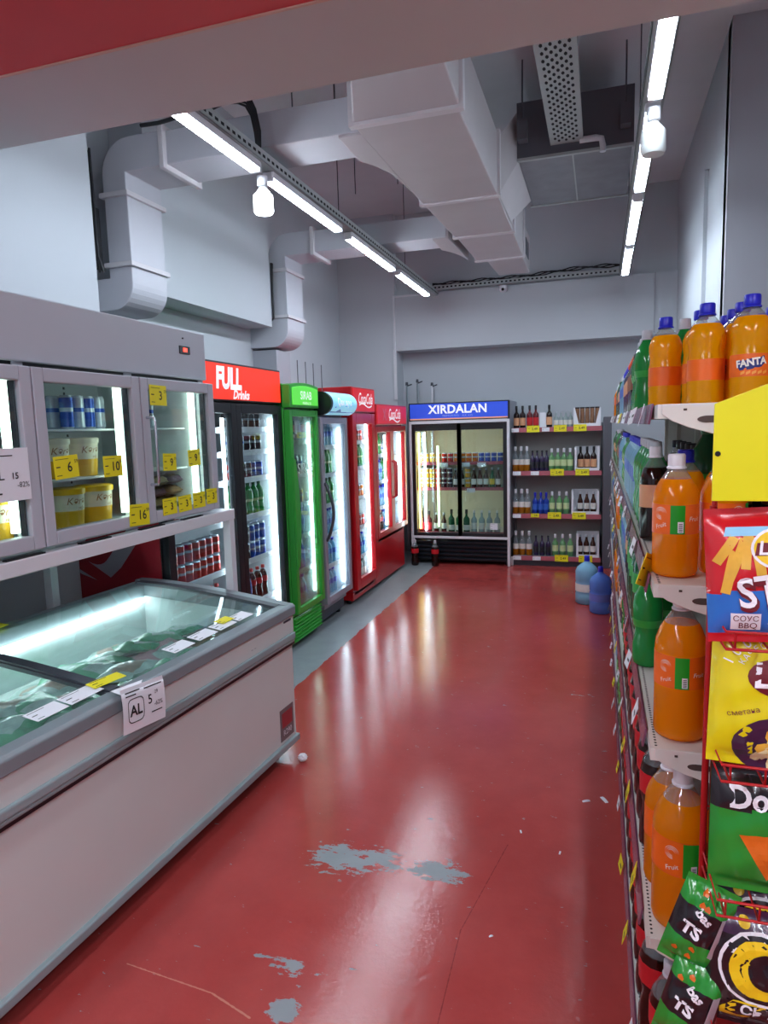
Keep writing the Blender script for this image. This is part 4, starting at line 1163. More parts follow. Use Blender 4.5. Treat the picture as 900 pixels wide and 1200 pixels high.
PB = mat('packet_brown_gold', '7a5a34', 0.3, var=0.4, scale=25); PPK = mat('packet_pink', 'c8909c', 0.35, var=0.3, scale=20)
kindsP = [('green', PG, PW, 'green and clear'), ('meat', PW, PP, 'clear brown-filled'), ('dark', PD, PG, 'dark green'), ('pink', PPK, PW, 'pink'), ('gold', PB, PD, 'brown-gold')]
rnd = random.Random(3)
i = 0
names_row = ('front', 'second', 'third', 'back')
for r_ in range(4):
    for c_ in range(11):
        x = 0.72 + 0.145 * c_ + rnd.uniform(-0.02, 0.02)
        y = 0.19 + 0.165 * r_ + rnd.uniform(-0.02, 0.02)
        if x > FW_ - 0.15: continue
        k = 4 if c_ >= 9 and r_ < 2 else (3 if c_ in (7, 8) and r_ == 1 else rnd.choice((0, 0, 0, 1, 1, 2)))
        nmk, a_, b2, lab = kindsP[k]
        me = packet_mesh(nmk, a_, b2, 0.2, 0.24, 0.06, k * 7 + 1)
        z = 0.635 + rnd.uniform(0, 0.05) - (0.05 if r_ == 3 else 0)
        o = bpy.data.objects.new('frozen_packet', me); COL.objects.link(o)
        o.location = fp(x, y, z)
        o.rotation_euler = (R(rnd.uniform(-14, 10)), R(rnd.uniform(-14, 14)), FZ + R(rnd.uniform(-50, 50)))
        tag(o, f'{lab} frozen food packet in the freezer, {names_row[r_]} row, {nth(c_ + 1)} from near end', 'frozen packet', 'frozen packets in the chest freezer')
o = MB().box(0.075, FW_ - 0.075, 0.08, FD - 0.08, 0.302, 0.575)
o = o.build('packet_layer', mat('packed_food_below', '7d9a8c', 0.5, var=0.5, scale=14, bump=0.6), loc=fo, rot=(0, 0, FZ)); o['kind'] = 'stuff'
tag(o, 'lower layers of packed frozen food filling the chest freezer', 'frozen food')
# white slips along the front of the lid, yellow clips, big price sheet
for i, (x, w_) in enumerate(((1.12, 0.14), (0.98, 0.12), (1.63, 0.13), (1.79, 0.13), (1.94, 0.13), (2.08, 0.12))):
    y = 0.10
    dz = math.atan2(lidz(0.14) - lidz(0.06), 0.08)
    t = card(fp(x, y, lidz(y) + 0.0165), (R(-90) + dz, 0, FZ), w_, 0.065, '', f'white price slip on the freezer lid edge, {nth(i + 1)} of six', PAPER, 'white slips on the freezer lid')
for i, (x, y, w_) in enumerate(((1.235, 0.10, 0.13), (1.98, 0.12, 0.09), (1.42, 0.86, 0.13))):
    card(fp(x, y, lidz(y) + 0.022), (R(-90) + 0.12, 0, FZ + R(8 * (i - 1))), w_, 0.05, '', ('yellow clip at the joint of the freezer lids', 'yellow tag near the far end of the freezer lid', 'yellow tag at the back edge of the freezer lid')[i], YELLOW, 'yellow tags on the freezer')
t = thing('price_sheet', 'white price sheet with a stamped AL emblem hanging over the freezer edge', 'price sheet', fp(1.27, -0.012, 0.800), rot=(R(-9), R(6), FZ))
m = MB()
m.grid(lambda u, v: ((u - 0.5) * 0.21, (-0.002 - 0.012 * math.sin(v * 2.2)) if v < 0.99 else 0.03, -0.15 * (1 - v)), 6, 10)
m.grid(lambda u, v: ((0.5 - u) * 0.21, (-0.0008 - 0.012 * math.sin(v * 2.2)), -0.15 * (1 - v)), 6, 10)
m.build('sheet', PAPER, t)
def shm(X, Z): return (X, -0.004 - 0.012 * math.sin((1 + Z / 0.15) * 2.2), Z)
m = MB()
text_into(m, 'AL', 0.050, -0.045, -0.082, 0, bold=0.0012, mapper=shm)
text_into(m, '5', 0.045, 0.025, -0.065, 0, bold=0.0004, mapper=shm)
text_into(m, '29', 0.018, 0.058, -0.045, 0, mapper=shm); text_into(m, '-62%', 0.022, 0.066, -0.085, 0, mapper=shm)
for k in range(28):
    a0, a1 = 2 * math.pi * k / 28, 2 * math.pi * (k + 0.99) / 28
    def sq(a, rr):
        c, s_ = math.cos(a), math.sin(a)
        q = (abs(c) ** 5 + abs(s_) ** 5) ** (-0.2)
        return shm(-0.045 + rr * q * c, -0.080 + rr * 1.05 * q * s_)
    m.add([sq(a0, 0.036), sq(a1, 0.036), sq(a1, 0.039), sq(a0, 0.039)], [(0, 1, 2, 3)])
for q, (xa, xb, zz) in enumerate(((-0.09, -0.02, -0.018), (0.0, 0.09, -0.022), (-0.09, -0.04, -0.03), (0.03, 0.085, -0.112))):
    m.add([shm(xa, zz), shm(xb, zz), shm(xb, zz + 0.004), shm(xa, zz + 0.004)], [(0, 1, 2, 3)])
m.build('print', INK, t)

# ================================================================ WALL-SIDE DISPLAY CABINET ABOVE THE FREEZER
CX, CY0, CW, CD = -1.80, 0.70, 2.235, 0.70
cb = thing('glass_door_cabinet', 'wide grey-white refrigerated cabinet with glass doors raised above the freezer', 'display cabinet', (CX, CY0, 0), R(90))
MB().box(0, CW, 0.035, 0.075, 1.905, 2.125).box(0, CW, 0.075, CD, 2.09, 2.125).box(0, 0.04, 0.055, CD, 1.27, 2.09).box(CW - 0.04, CW, 0.055, CD, 1.27, 2.09).box(0.04, CW - 0.04, CD - 0.04, CD, 1.27, 2.09).box(0, CW, 0.055, CD, 1.262, 1.29).build('body', CABGREY, cb, bevel=0.005)
MB().box(0.04, CW - 0.04, 0.06, 0.10, 1.882, 1.906).build('shadow_gap', BLACK, cb)
m = MB()
m.box(0.042, CW - 0.042, CD - 0.055, CD - 0.042, 1.292, 2.0)
m.box(0.042, 0.05, 0.08, CD - 0.055, 1.292, 2.0).box(CW - 0.05, CW - 0.042, 0.08, CD - 0.055, 1.292, 2.0).box(0.042, CW - 0.042, 0.08, CD - 0.055, 1.98, 2.0).box(0.042, CW - 0.042, 0.07, CD - 0.055, 1.2905, 1.296)
m.build('liner', LINER, cb)
DW = CW / 4
for k in range(4):
    a, c = k * DW + 0.003, (k + 1) * DW - 0.003
    z0, z1 = 1.277, 1.886
    f = 0.048
    m = MB().box(a, a + f, 0.0, 0.045, z0, z1).box(c - f, c, 0.0, 0.045, z0, z1).box(a + f, c - f, 0.0, 0.045, z0, z0 + f).box(a + f, c - f, 0.0, 0.045, z1 - f, z1)
    d = m.build('door', CABGREY, cb, bevel=0.004)
    MB().box(a + f, c - f, 0.018, 0.024, z0 + f, z1 - f).build('pane', PANE, d)
    MB().box(c - f - 0.004, c - f + 0.001, 0.024, 0.05, z0 + f, z1 - f).box(a + f - 0.001, a + f + 0.003, 0.024, 0.05, z0 + f, z1 - f).build('gasket', DGREY, d)
    hx = a + 0.025 if k % 2 else c - 0.025
    if k in (1, 3):
        MB().tube([(hx, 0, 1.72), (hx, -0.035, 1.72), (hx, -0.04, 1.70), (hx, -0.04, 1.46), (hx, -0.035, 1.44), (hx, 0, 1.44)], 0.006, 8).build('handle', CHROME, d)
# interior posts and shelves
m = MB()
for k in range(1, 4):
    m.box(k * DW - 0.022, k * DW + 0.022, 0.055, 0.10, 1.296, 1.98)
m.build('centre_post', CABGREY, cb)
for k in range(1, 5):
    x = k * DW - 0.036 if k < 4 else CW - 0.065
    MB().box(x - 0.012, x + 0.012, 0.08, 0.10, 1.33, 1.93).build('light_tube', mat('cabinet_led', 'eafae8', 0.5, emit=4.5, var=0), cb)
    x2 = (k - 1) * DW + DW * 0.62
for z in (1.49, 1.68):
    MB().box(0.055, CW - 0.055, 0.14, CD - 0.06, z - 0.008, z).build('shelf', WHITE, cb)
m = MB()
for z in (1.35 + 0.025 * i for i in range(24)):
    m.box(1.95, 1.962, CD - 0.056, CD - 0.0551, z, z + 0.012)
m.build('shelf_strip', DGREY, cb)
th_ = MB().box(2.02, 2.10, 0.030, 0.036, 2.015, 2.05).build('thermostat', BLACK, cb)
MB().box(2.045, 2.075, 0.028, 0.030, 2.024, 2.042).build('digits', mat('red_digits', 'ff5040', 0.5, emit=1.5, var=0), th_)
MB().cyl((2.05, 0.034, 2.085), (2.05, 0.029, 2.085), 0.004, n=8).build('key_lock', DGREY, cb)
# frame below
m = MB().box(0.0, CW + 0.125, -0.005, 0.05, 1.205, 1.258).box(0.0, CW + 0.13, CD - 0.05, CD, 1.205, 1.258).box(CW + 0.08, CW + 0.13, 0.05, CD - 0.05, 1.205, 1.258).box(0, 0.05, 0.05, CD - 0.05, 1.205, 1.258)
m.build('support_rail', WHITE, cb, bevel=0.004)
for x, y in ((CW + 0.103, 0.022), (1.80, CD - 0.03), (0.03, CD - 0.03)):
    MB().box(x - 0.022, x + 0.022, y - 0.022, y + 0.022, 0.0, 1.205).build('leg', WHITE, cb, bevel=0.003)
m = MB()
for x in (0.95, 1.28, 1.62, 1.92):
    m.box(x, x + 0.16, 0.0, 0.02, 1.2575, 1.2635)
m.build('vent_slot', HOLE, cb)
o = MB().prism([(-0.13, 0), (0.16, 0), (0.13, 0.45), (-0.16, 0.45)], 0, 0.03, 'x').build('leaning_panel', DGREY, loc=(-2.62, 2.02, 0.52), rot=(0, 0, 0))
bpy.data.objects.remove(o)
t = thing('dark_block', 'dark upright block standing behind the freezer below the cabinet', 'case', (-2.68, 2.10, 0))  # dark block standing in for the dark area behind the freezer
MB().box(-0.08, 0.12, -0.10, 0.10, 0.0, 1.06).build('shell', DGREY, t, bevel=0.01)
MB().tube([(0.02, -0.05, 1.055), (0.02, -0.05, 1.085), (0.02, 0.05, 1.085), (0.02, 0.05, 1.055)], 0.008, 8).build('handle', BLACK, t)
MB().box(0.12, 0.126, -0.08, 0.08, 0.1, 1.0).build('front_panel', mat('block_blue_grey', '2a3444', 0.5), t)

CM = Matrix.Translation((CX, CY0, 0)) @ Matrix.Rotation(R(90), 4, 'Z')
def cpnt(x, y, z): return CM @ Vector((x, y, z))
# yoghurt tubs
def tub(x, y, z, label, lid, sc=1.0, r=0.072, h=0.145):
    t = thing('food_tub', label, 'tub', cpnt(x, y, z + 0.001), group='food tubs in the glass-door cabinet')
    t.scale = (sc, sc, sc)
    MB().lathe([(0, 0, 0), (r * 0.84, 0, 0), (r * 0.86, 0.004, 0), (r * 0.92, h * 0.45, 0), (r * 0.93, h * 0.47, 1), (r * 0.98, h * 0.93, 1), (r * 0.98, h, 0)], 28).build('tub', [YELLOWTUB, mat('tub_white_print', 'e6ddc8', 0.4, var=0.2, scale=20)], t)
    MB().lathe([(r * 1.0, h * 0.90, 0), (r * 1.05, h * 0.90, 0), (r * 1.05, h + 0.006, 0), (r * 0.95, h + 0.010, 0), (0, h + 0.008, 0)], 28).build('lid', lid, t)
    m = MB()
    a0 = R(-10)
    def tm(X, Z):
        rr = r * (0.85 + 0.13 * Z / h) + 0.0015
        a = X / rr + a0
        return (rr * math.cos(a), rr * math.sin(a), Z)
    text_into(m, 'Kərə', 0.038, 0.0, h * 0.72, 0, shear=0.25, mapper=tm)
    text_into(m, 'yağı', 0.018, 0.02, h * 0.54, 0, shear=0.25, mapper=tm)
    m.build('print', mat('tub_brown_print', '9a6238', 0.5), t)
for i, x in enumerate((0.92, 1.08, 1.42, 1.58)):
    tub(x, 0.19, 1.297, f'yellow-lidded white and yellow food tub on the cabinet floor, {nth(i + 1)} from the near end', LIDY)
for i, x in enumerate((1.05, 1.41, 1.57)):
    tub(x, 0.235, 1.49, f'pale-topped yellow food tub on the middle cabinet shelf, {nth(i + 1)} from the near end', mat('clear_tub_lid', 'd8d0c0', 0.3), 1.0)
for i, x in enumerate((1.50, 1.56, 1.62, 1.68, 1.95, 2.01)):
    for r_ in range(2):
        can('blue' if (i + r_) % 2 == 0 else 'silver', cpnt(x, 0.22 + 0.07 * r_, 1.6815), f'slim can in cabinet, upper shelf, {nth(i + 1)} from the near end, {("front", "back")[r_]} row', 'slim cans in the cabinet', slim=True)
rnd = random.Random(5)
for i in range(6):
    o = MB()
    key = f'pack{i}'
    me = packet_mesh(key, [mat('pack_brown', '8a6a4c', 0.35, var=0.5, scale=25), mat('pack_beige', 'a89478', 0.3, var=0.4, scale=30), mat('pack_plum', '64485c', 0.3, var=0.4, scale=20)][i % 3], mat('pack_inner', '6a4c34', 0.4, var=0.5, scale=40), 0.19, 0.14, 0.055, i)
    o = bpy.data.objects.new('snack_pack', me); COL.objects.link(o)
    o.location = cpnt(1.98 + 0.13 * (i % 2) + 0.015 * (i // 2), 0.23, 1.32 + 0.052 * (i // 2))
    o.rotation_euler = (0, 0, R(90 + rnd.uniform(-15, 15)))
    tag(o, f'{("brown", "beige", "plum")[i % 3]} film pack, {("bottom", "middle", "top")[i // 2]} layer, {("nearer", "farther")[i % 2]} pile on the cabinet floor behind the last door', 'food pack', 'film packs in the cabinet')
CG = 'yellow price cards on the cabinet'
for (x, z, w_, h_, s_, lb) in ((1.235, 1.545, 0.115, 0.08, '6', 'on the near side of the second door'), (1.475, 1.533, 0.105, 0.08, '10', 'on the far side of the second door'), (1.612, 1.325, 0.125, 0.088, '16', 'with 16, bottom corner of second door'),
                               (1.79, 1.815, 0.115, 0.085, '3', 'with 3, top corner of last door'), (1.84, 1.528, 0.095, 0.075, '9', 'with 9, middle of last door, nearer'), (2.03, 1.538, 0.095, 0.075, '9', 'with 9, middle of last door, farther'),
                               (1.82, 1.335, 0.10, 0.072, '3', 'first of four low on last door'), (1.935, 1.335, 0.10, 0.072, '3', 'second of four low on last door'), (2.05, 1.338, 0.10, 0.072, '3', 'third of four low on last door'), (2.16, 1.345, 0.09, 0.072, '3', 'fourth of four low on last door')):
    card(cpnt(x, -0.003, z), (0, R(rnd.uniform(-3, 3)), R(90)), w_, h_, s_, f'yellow price card {lb} of the glass-door cabinet', YELLOW, CG)
t = card(cpnt(0.99, -0.003, 1.535), (0, 0, R(90)), 0.16, 0.17, '15', 'white price sheet with 15 on the first visible cabinet door', PAPER, None, name='price_sheet', big=0.17, small=False)
lettering('-82%', 0.025, t, 0.05, -0.035, INK, y=-0.001)
lettering('AL', 0.05, t, -0.05, 0.0, INK, y=-0.001)
o = MB().box(-0.30, 0.1, -0.25, 0.25, 0, 0.06).build('flat_box', BLACK, loc=(-2.30, 2.02, 2.126))
tag(o, 'flat black box lying on top of the glass-door cabinet', 'box')

# ================================================================ LONG GONDOLA SHELVING ON THE RIGHT
GX, GY0, GY1 = 0.10, 1.40, 6.52
gd = thing('gondola_shelving', 'long cream shop shelving full of drinks along the right side', 'shelving', (0, 0, 0))
MB().box(0.575, 0.60, GY0, GY1, 0.0, 1.80).build('back_panel', BACKP, gd)
MB().box(0.12, 0.575, GY0, GY1, 0.0, 0.10).build('base', CREAM, gd)
GZ = [0.14, 0.57, 0.99, 1.33, 1.68]
for z in GZ:
    s_ = MB().box(0.105, 0.575, GY0, GY1, z - 0.028, z - 0.001, 0).build('shelf', [CREAM], gd)
    h = MB()
    if z < 1.6:
        y = GY0 + 0.012
        while y < 3.2:
            h.cyl((0.116, y, z - 0.001), (0.116, y, z - 0.0005), 0.0028, n=6); y += 0.0125 if y < 2.2 else 0.025
        h.build('hole_row', HOLE, s_)
    MB().prism([(0.093, z - 0.038), (0.097, z - 0.039), (0.104, z + 0.002), (0.100, z + 0.003)], GY0 + 0.08, GY1, 'y').build('price_rail', PURPRAIL, s_)
    # end bracket: deep behind, curving up to the front tip
    if z > 0.2:
        pts = [(0.112, z - 0.001), (0.112, z - 0.02), (0.13, z - 0.033), (0.16, z - 0.046), (0.20, z - 0.058), (0.26, z - 0.068), (0.34, z - 0.076), (0.57, z - 0.088), (0.57, z - 0.001)]
        br = MB().prism(pts, GY0 - 0.004, GY0 + 0.0, 'y').build('bracket', CREAM, s_, bevel=0.0015)
        sl = [(0.198 + 0.018 * math.cos(R(a)) + (0.006 if math.cos(R(a)) > 0 else -0.006), z - 0.031 + 0.0065 * math.sin(R(a))) for a in range(0, 360, 20)]
        MB().prism(sl, GY0 - 0.0055, GY0 - 0.004, 'y').prism([(0.150, z - 0.014), (0.156, z - 0.014), (0.156, z - 0.010), (0.150, z - 0.010)], GY0 - 0.0055, GY0 - 0.004, 'y').build('slot', mat('slot_dark', '4a3c38', 0.7), br)
for y in (GY0 + 0.03, GY0 + 1.05, GY0 + 2.07, GY0 + 3.09, GY0 + 4.11, GY1 - 0.03):
    MB().box(0.55, 0.60, y - 0.02, y + 0.02, 0, 1.85).build('upright', CREAM, gd)
MB().box(0.215, 0.60, GY0 - 0.012, GY0 - 0.006, 0.0, 1.325).build('end_panel', REDPANEL, gd)
GSTART = {0.14: 1.50, 0.57: 1.50, 0.99: 1.50, 1.33: 1.50, 1.68: 1.50}
# tags sticking out of the rails
rnd = random.Random(11)
tagm = []
for c, mm_ in (('white', PAPER), ('yellow', YELLOW)):
    a_ = MB().box(0, 0.0015, -0.028, 0.028, -0.022, 0.022).box(-0.0006, 0, -0.022, 0.002, -0.004, 0.003, 1)
    tagm.append(a_.mesh('price_tag', [mm_, INK]))
for z in GZ:
    y = GY0 + 0.22
    while y < GY1 - 0.1:
        k = 1 if rnd.random() < 0.3 else 0
        o = obj('price_tag', tagm[k], gd, (0.092 - 0.010 * rnd.random(), y, z - 0.018))
        o.rotation_euler = (R(rnd.uniform(-10, 10)), R(14 + rnd.uniform(-4, 4)), R(rnd.uniform(-7, 7)))
        y += 0.30 + rnd.uniform(0, 0.1)
# curled yellow card beside second shelf
card((0.098, 1.50, 1.335), (R(10), R(20), R(60)), 0.05, 0.07, '', 'curled yellow price card at the front tip of the second shelf from the top', YELLOW, None)

# stock
SHN = {0.14: 'lowest', 0.57: 'fourth', 0.99: 'third', 1.33: 'second', 1.68: 'top'}
GG = 'drinks on the long shelving'
def stock(kind, x, y, z, nm, detail=False, rz=0.0, sc=1.0):
    return bottle(kind, (x, y, z + 0.0005), nm, GG, detail, rz, sc=sc)
def faceto(x, y): return math.atan2(-y, -x) + R(90)     # label turned to the aisle end
def green_patch(t, kind, ang=0.0, words=True):
    shape, h, r = KIND[kind][:3]
    l0, l1 = KIND[kind][7]
    def mp_(X, Z):
        zz = Z / h
        rr = prof_r(shape, min(0.899, max(0, zz))) * r + 0.0014
        a = X / rr + ang - math.pi / 2
        return (rr * math.cos(a), rr * math.sin(a), Z)
    m = MB()
    z0, z1 = l0 * h + 0.001, l1 * h - 0.001
    def band(xa, xb, za, zb, mi):
        m.grid(lambda u, v: mp_(xa + (xb - xa) * u, za + (zb - za) * v), 5, 3, mi)
    band(-0.014, 0.014, z0, z1, 0)
    def mp2(X, Z):
        p = Vector(mp_(X, Z)); q = Vector((p.x, p.y, 0)).normalized() * 0.0006
        return (p.x + q.x, p.y + q.y, p.z)
    m2 = MB()
    m2.grid(lambda u, v: mp2(0.0 + 0.011 * u, z0 + 0.003 + 0.022 * v), 3, 2, 0)
    o = m.build('green_panel', mat('label_green_patch', '1c9c28', 0.35, var=0), t)
    m2.build('barcode_patch', PAPER, o)
    m3 = MB()
    for k in range(6):
        def mp3(X, Z):
            p = Vector(mp_(X, Z)); q = Vector((p.x, p.y, 0)).normalized() * 0.0011
            return (p.x + q.x, p.y + q.y, p.z)
        m3.grid(lambda u, v: mp3(0.002 + 0.007 * u, z0 + 0.005 + 0.003 * k + 0.0014 * v), 2, 1, 0)
    m3.build('barcode_bar', INK, o)
    m4 = MB()
    # white swirl fruit mark and small words
    for k in range(3):
        rr_ = 0.006 + 0.003 * k
        pts = [(-0.034 + rr_ * math.cos(R(a)), (z0 + z1) / 2 + 0.012 + rr_ * math.sin(R(a))) for a in range(0, 300, 20)]
        for p, q in zip(pts, pts[1:]):
            m4.add([mp2(*p), mp2(*q), mp2(q[0] * 1.0, q[1] + 0.0012), mp2(p[0], p[1] + 0.0012)], [(0, 1, 2, 3)])
    text_into(m4, 'Fruit', 0.013, -0.034, z0 + 0.016, 0, shear=0.2, mapper=mp2, rot=R(20))
    text_into(m4, 'Fruit', 0.013, 0.034, z0 + 0.03, 0, shear=0.2, mapper=mp2)
    m4.build('print', PRINTW2, t)
PRINTW2 = mat('white_label_print', 'f0ece4', 0.45, var=0)

# near, detailed bottles
def fanta(x, y, nm, logo=False):
    t = stock('fanta', x, y, 1.68, nm, True, faceto(x, y) - R(90) + R(90) if False else 0.0)
    shape, h, r = KIND['fanta'][:3]
    ang = math.atan2(-y, -x) + math.pi / 2
    t.rotation_euler = (0, 0, ang + (0 if logo else R(125)))
    def mp_(X, Z, e=0.0018):
        rr = prof_r(shape, Z / h) * r + e
        a = X / rr - math.pi / 2
        return (rr * math.cos(a), rr * math.sin(a), Z)
    m = MB()
    pts = [(-0.030, 0.088), (-0.026, 0.099), (0.0, 0.102), (0.030, 0.108), (0.034, 0.094), (0.024, 0.083), (0.0, 0.078), (-0.022, 0.077)]
    cxx, czz = sum(p[0] for p in pts) / 8, sum(p[1] for p in pts) / 8
    for p, q in zip(pts, pts[1:] + pts[:1]):
        for s0, s1 in ((0, .5), (.5, 1)):
            L2 = lambda a, b, s_: (a[0] + (b[0] - a[0]) * s_, a[1] + (b[1] - a[1]) * s_)
            c_ = (cxx, czz)
            m.add([mp_(*L2(c_, p, s0)), mp_(*L2(c_, q, s0)), mp_(*L2(c_, q, s1)), mp_(*L2(c_, p, s1))], [(0, 1, 2, 3)], 0)
    lg = m.build('logo_badge', mat('fanta_navy', '1c2c78', 0.4, var=0), t)
    m = MB()
    text_into(m, 'FANTA', 0.0225, 0.002, 0.0935, 0, bold=0.0009, mapper=lambda X, Z: mp_(X, Z, 0.0026), rot=R(6), sx=0.92)
    m.build('logo_letters', PRINTW2, lg)
    m = MB()
    for k in range(5):
        a = -0.02 + 0.012 * k
        m.grid(lambda u, v: mp_(a + 0.009 * u, 0.066 + 0.006 * v + 0.004 * u, 0.0016), 2, 1)
    m.build('fruit_print', mat('fanta_light_orange', 'f8a848', 0.4, var=0), t)
    return t
FP = [(0.172, 2.07), (0.25, 1.875), (0.333, 1.79)]
fanta(*FP[0], 'orange soda bottle with blue cap, top shelf, first beside the green bottle')
fanta(*FP[1], 'orange soda bottle with blue cap, top shelf, middle of the three nearest')
fanta(*FP[2], 'orange soda bottle with visible logo, top shelf, above the yellow sign', True)
stock('sprite', 0.145, 2.42, 1.68, 'green soda bottle with silver cap, top shelf, just past the orange sodas', True)
stock('sprite', 0.235, 2.20, 1.68, 'green soda bottle behind and between the two nearest orange sodas, top shelf', True)
n_ = 0
for cxx, ys in ((0.25, (1.985, 2.095)), (0.333, (1.90, 2.01, 2.12, 2.23)), (0.425, (1.80, 1.91, 2.02, 2.13))):
    for y in ys:
        if cxx == 0.25 and y > 2.0: y = 2.32
        n_ += 1
        stock('fanta', cxx, y, 1.68, f'orange soda bottle with blue cap in the rows behind, top shelf, {nth(n_)} counting inward', False, rz=1.0)
# second shelf
t = stock('orange_s', 0.150, 1.49, 1.33, 'orange drink bottle with green label panel and white cap, second shelf, front', True, R(4), sc=1.0); green_patch(t, 'orange_s', R(-4))
t = stock('orange_s', 0.243, 1.52, 1.33, 'orange drink bottle with white cap, second shelf, partly behind the yellow sign', True, R(70)); green_patch(t, 'orange_s')
stock('fanta', 0.190, 1.70, 1.33, 'blue-capped orange drink behind the white-capped one, second shelf', True)
stock('orange_s', 0.265, 1.66, 1.33, 'orange bottle with yellow collar behind, second shelf', True, 1.0)
stock('cola_s', 0.142, 1.93, 1.33, 'dark tea bottle with peach label and white cap, second shelf', True)
stock('sprited', 0.255, 1.84, 1.33, 'tall dark green bottle standing behind the orange drinks, second shelf', False, sc=1.0)
# third and fourth shelves
t = stock('orange', 0.165, 1.475, 0.99, 'large orange drink bottle with green label panel, third shelf, front', True, R(4), sc=0.97); green_patch(t, 'orange', R(-6))
t = stock('orange', 0.272, 1.50, 0.99, 'large orange drink bottle next to the red end panel, third shelf', True, R(60), sc=0.97); green_patch(t, 'orange')
stock('sprite', 0.128, 1.90, 0.99, 'dark green soda bottle just past the large orange drinks, third shelf', True)
stock('sprite', 0.170, 2.02, 0.99, 'second dark green soda bottle past the large orange drinks, third shelf', True)
t = stock('orange', 0.176, 1.47, 0.57, 'large orange drink bottle with green label panel, fourth shelf, front', True, R(-2), sc=1.12); green_patch(t, 'orange', R(14))
t = stock('orange', 0.285, 1.50, 0.57, 'large orange drink bottle beside the red end panel, fourth shelf', True, sc=1.1); green_patch(t, 'orange')
stock('orange', 0.162, 1.60, 0.57, 'second large orange drink bottle behind the front one, fourth shelf', True, 2.0)
stock('cola', 0.165, 1.49, 0.14, 'dark cola bottle with violet-blue cap, lowest shelf, front', True)
stock('cola', 0.265, 1.50, 0.14, 'dark cola bottle on the lowest shelf near the red end panel', True)
# the long runs, front column only beyond the near end
runs = {1.68: ['sprite', 'darkcap', 'redcap', 'redcap', 'water', 'water', 'cola_s', 'sprite', 'darkcap', 'orange_s', 'cola_s', 'greens'],
        1.33: ['sprited', 'water', 'water', 'greens', 'water', 'darkcap', 'sprite', 'cola_s', 'greens'],
        0.99: ['sprited', 'redcap', 'water', 'greens', 'orange_s', 'darkcap', 'cola_s', 'water'],
        0.57: ['cola', 'cola', 'greens', 'redcap', 'orange_s', 'darkcap', 'water'],
        0.14: ['cola', 'cola', 'sprited', 'water', 'darkcap', 'redcap']}
y0s = {1.68: 2.54, 1.33: 2.03, 0.99: 2.22, 0.57: 1.73, 0.14: 1.62}
for z, ks in runs.items():
    y = y0s[z]; i = 0
    N_ = int((GY1 - 0.08 - y) / 0.118)
    while y < GY1 - 0.08:
        k = ks[min(len(ks) - 1, i * len(ks) // max(1, N_))]
        if z == 1.33 and k == 'sprited': k = 'sprite'
        i += 1
        stock(k, 0.150, y, z, f'{KIND[k][-1]}, {nth(i)} along the front of the {SHN[z]} shelf', rz=random.uniform(0, 6), sc=1.0 if KIND[k][1] < 0.3 or z < 1.0 else 0.9)
        y += 0.118
# a second column where the near end lets one look in
for z, ks, ys in ((1.33, ['darkcap', 'darkcap', 'darkcap', 'darkcap'], (2.0, 2.12, 2.24, 2.36)), (1.33, ['darkcap', 'darkcap', 'darkcap'], (2.02, 2.14, 2.26))):
    pass
n_ = 0
for x in (0.25, 0.35, 0.45):
    for y in (2.0, 2.12, 2.24, 2.36, 2.48):
        n_ += 1
        stock('darkcap', x, y, 1.33, f'dark bottle with black cap, inner rows of the second shelf, {nth(n_)} counting inward', rz=random.uniform(0, 6))
n_ = 0
for x in (0.25, 0.35):
    for y in (2.55, 2.67, 2.79):
        n_ += 1
        stock('sprite', x, y, 1.68, f'green soda bottle in the inner rows of the top shelf, {nth(n_)} counting inward', rz=random.uniform(0, 6))

# ================================================================ SNACK RACK AT THE GONDOLA END
RY = 1.17
sr = thing('snack_rack', 'red wire snack rack standing at the near end of the long shelving', 'wire rack', (0.0, 0.0, 0))
MB().cyl((0.188, RY + 0.10, 0.0), (0.188, RY + 0.10, 1.50), 0.006, n=10).cyl((0.62, RY + 0.10, 0), (0.62, RY + 0.10, 1.50), 0.006, n=10).cyl((0.203, RY + 0.19, 0.0), (0.203, RY + 0.19, 1.5), 0.005, n=10).build('frame', REDWIRE, sr)
for z in (0.28, 0.60, 0.835, 1.07, 1.29):
    m = MB()
    ya, yb = RY - 0.035, RY + 0.10
    for zz in (z, z + 0.028):
        m.tube([(0.188, yb, zz), (0.192, ya, zz), (0.62, ya, zz), (0.62, yb, zz)], 0.0024, 6)
    for k in range(9):
        x = 0.205 + k * 0.05
        m.tube([(x, ya, z + 0.028), (x, ya, z), (x, yb, z - 0.004)], 0.002, 6)
    m.build('basket', REDWIRE, sr)
m = MB()
for k in range(12):
    zz = 0.25 + k * 0.1
    m.cyl((0.188, RY + 0.10, zz), (0.62, RY + 0.10, zz), 0.002, n=6)
m.build('back_grid', REDWIRE, sr)
sg = thing('yellow_sign', 'plain yellow header board with slanted top on the snack rack', 'sign', (0, 0, 0))
MB().prism([(0.1685, 1.521), (0.55, 1.521), (0.55, 1.76), (0.24, 1.699), (0.1685, 1.672)], RY - 0.012, RY - 0.008, 'y').build('board', YSIGN, sg, bevel=0.001)
MB().cyl((0.175, RY - 0.0135, 1.595), (0.175, RY - 0.012, 1.595), 0.0042, n=14).build('hole', HOLE, sg)
MB().cyl((0.60, RY + 0.0, 1.5), (0.60, RY + 0.0, 1.75), 0.004, n=8).box(0.20, 0.60, RY - 0.008, RY + 0.0, 1.535, 1.545).build('holder', REDWIRE, sg)

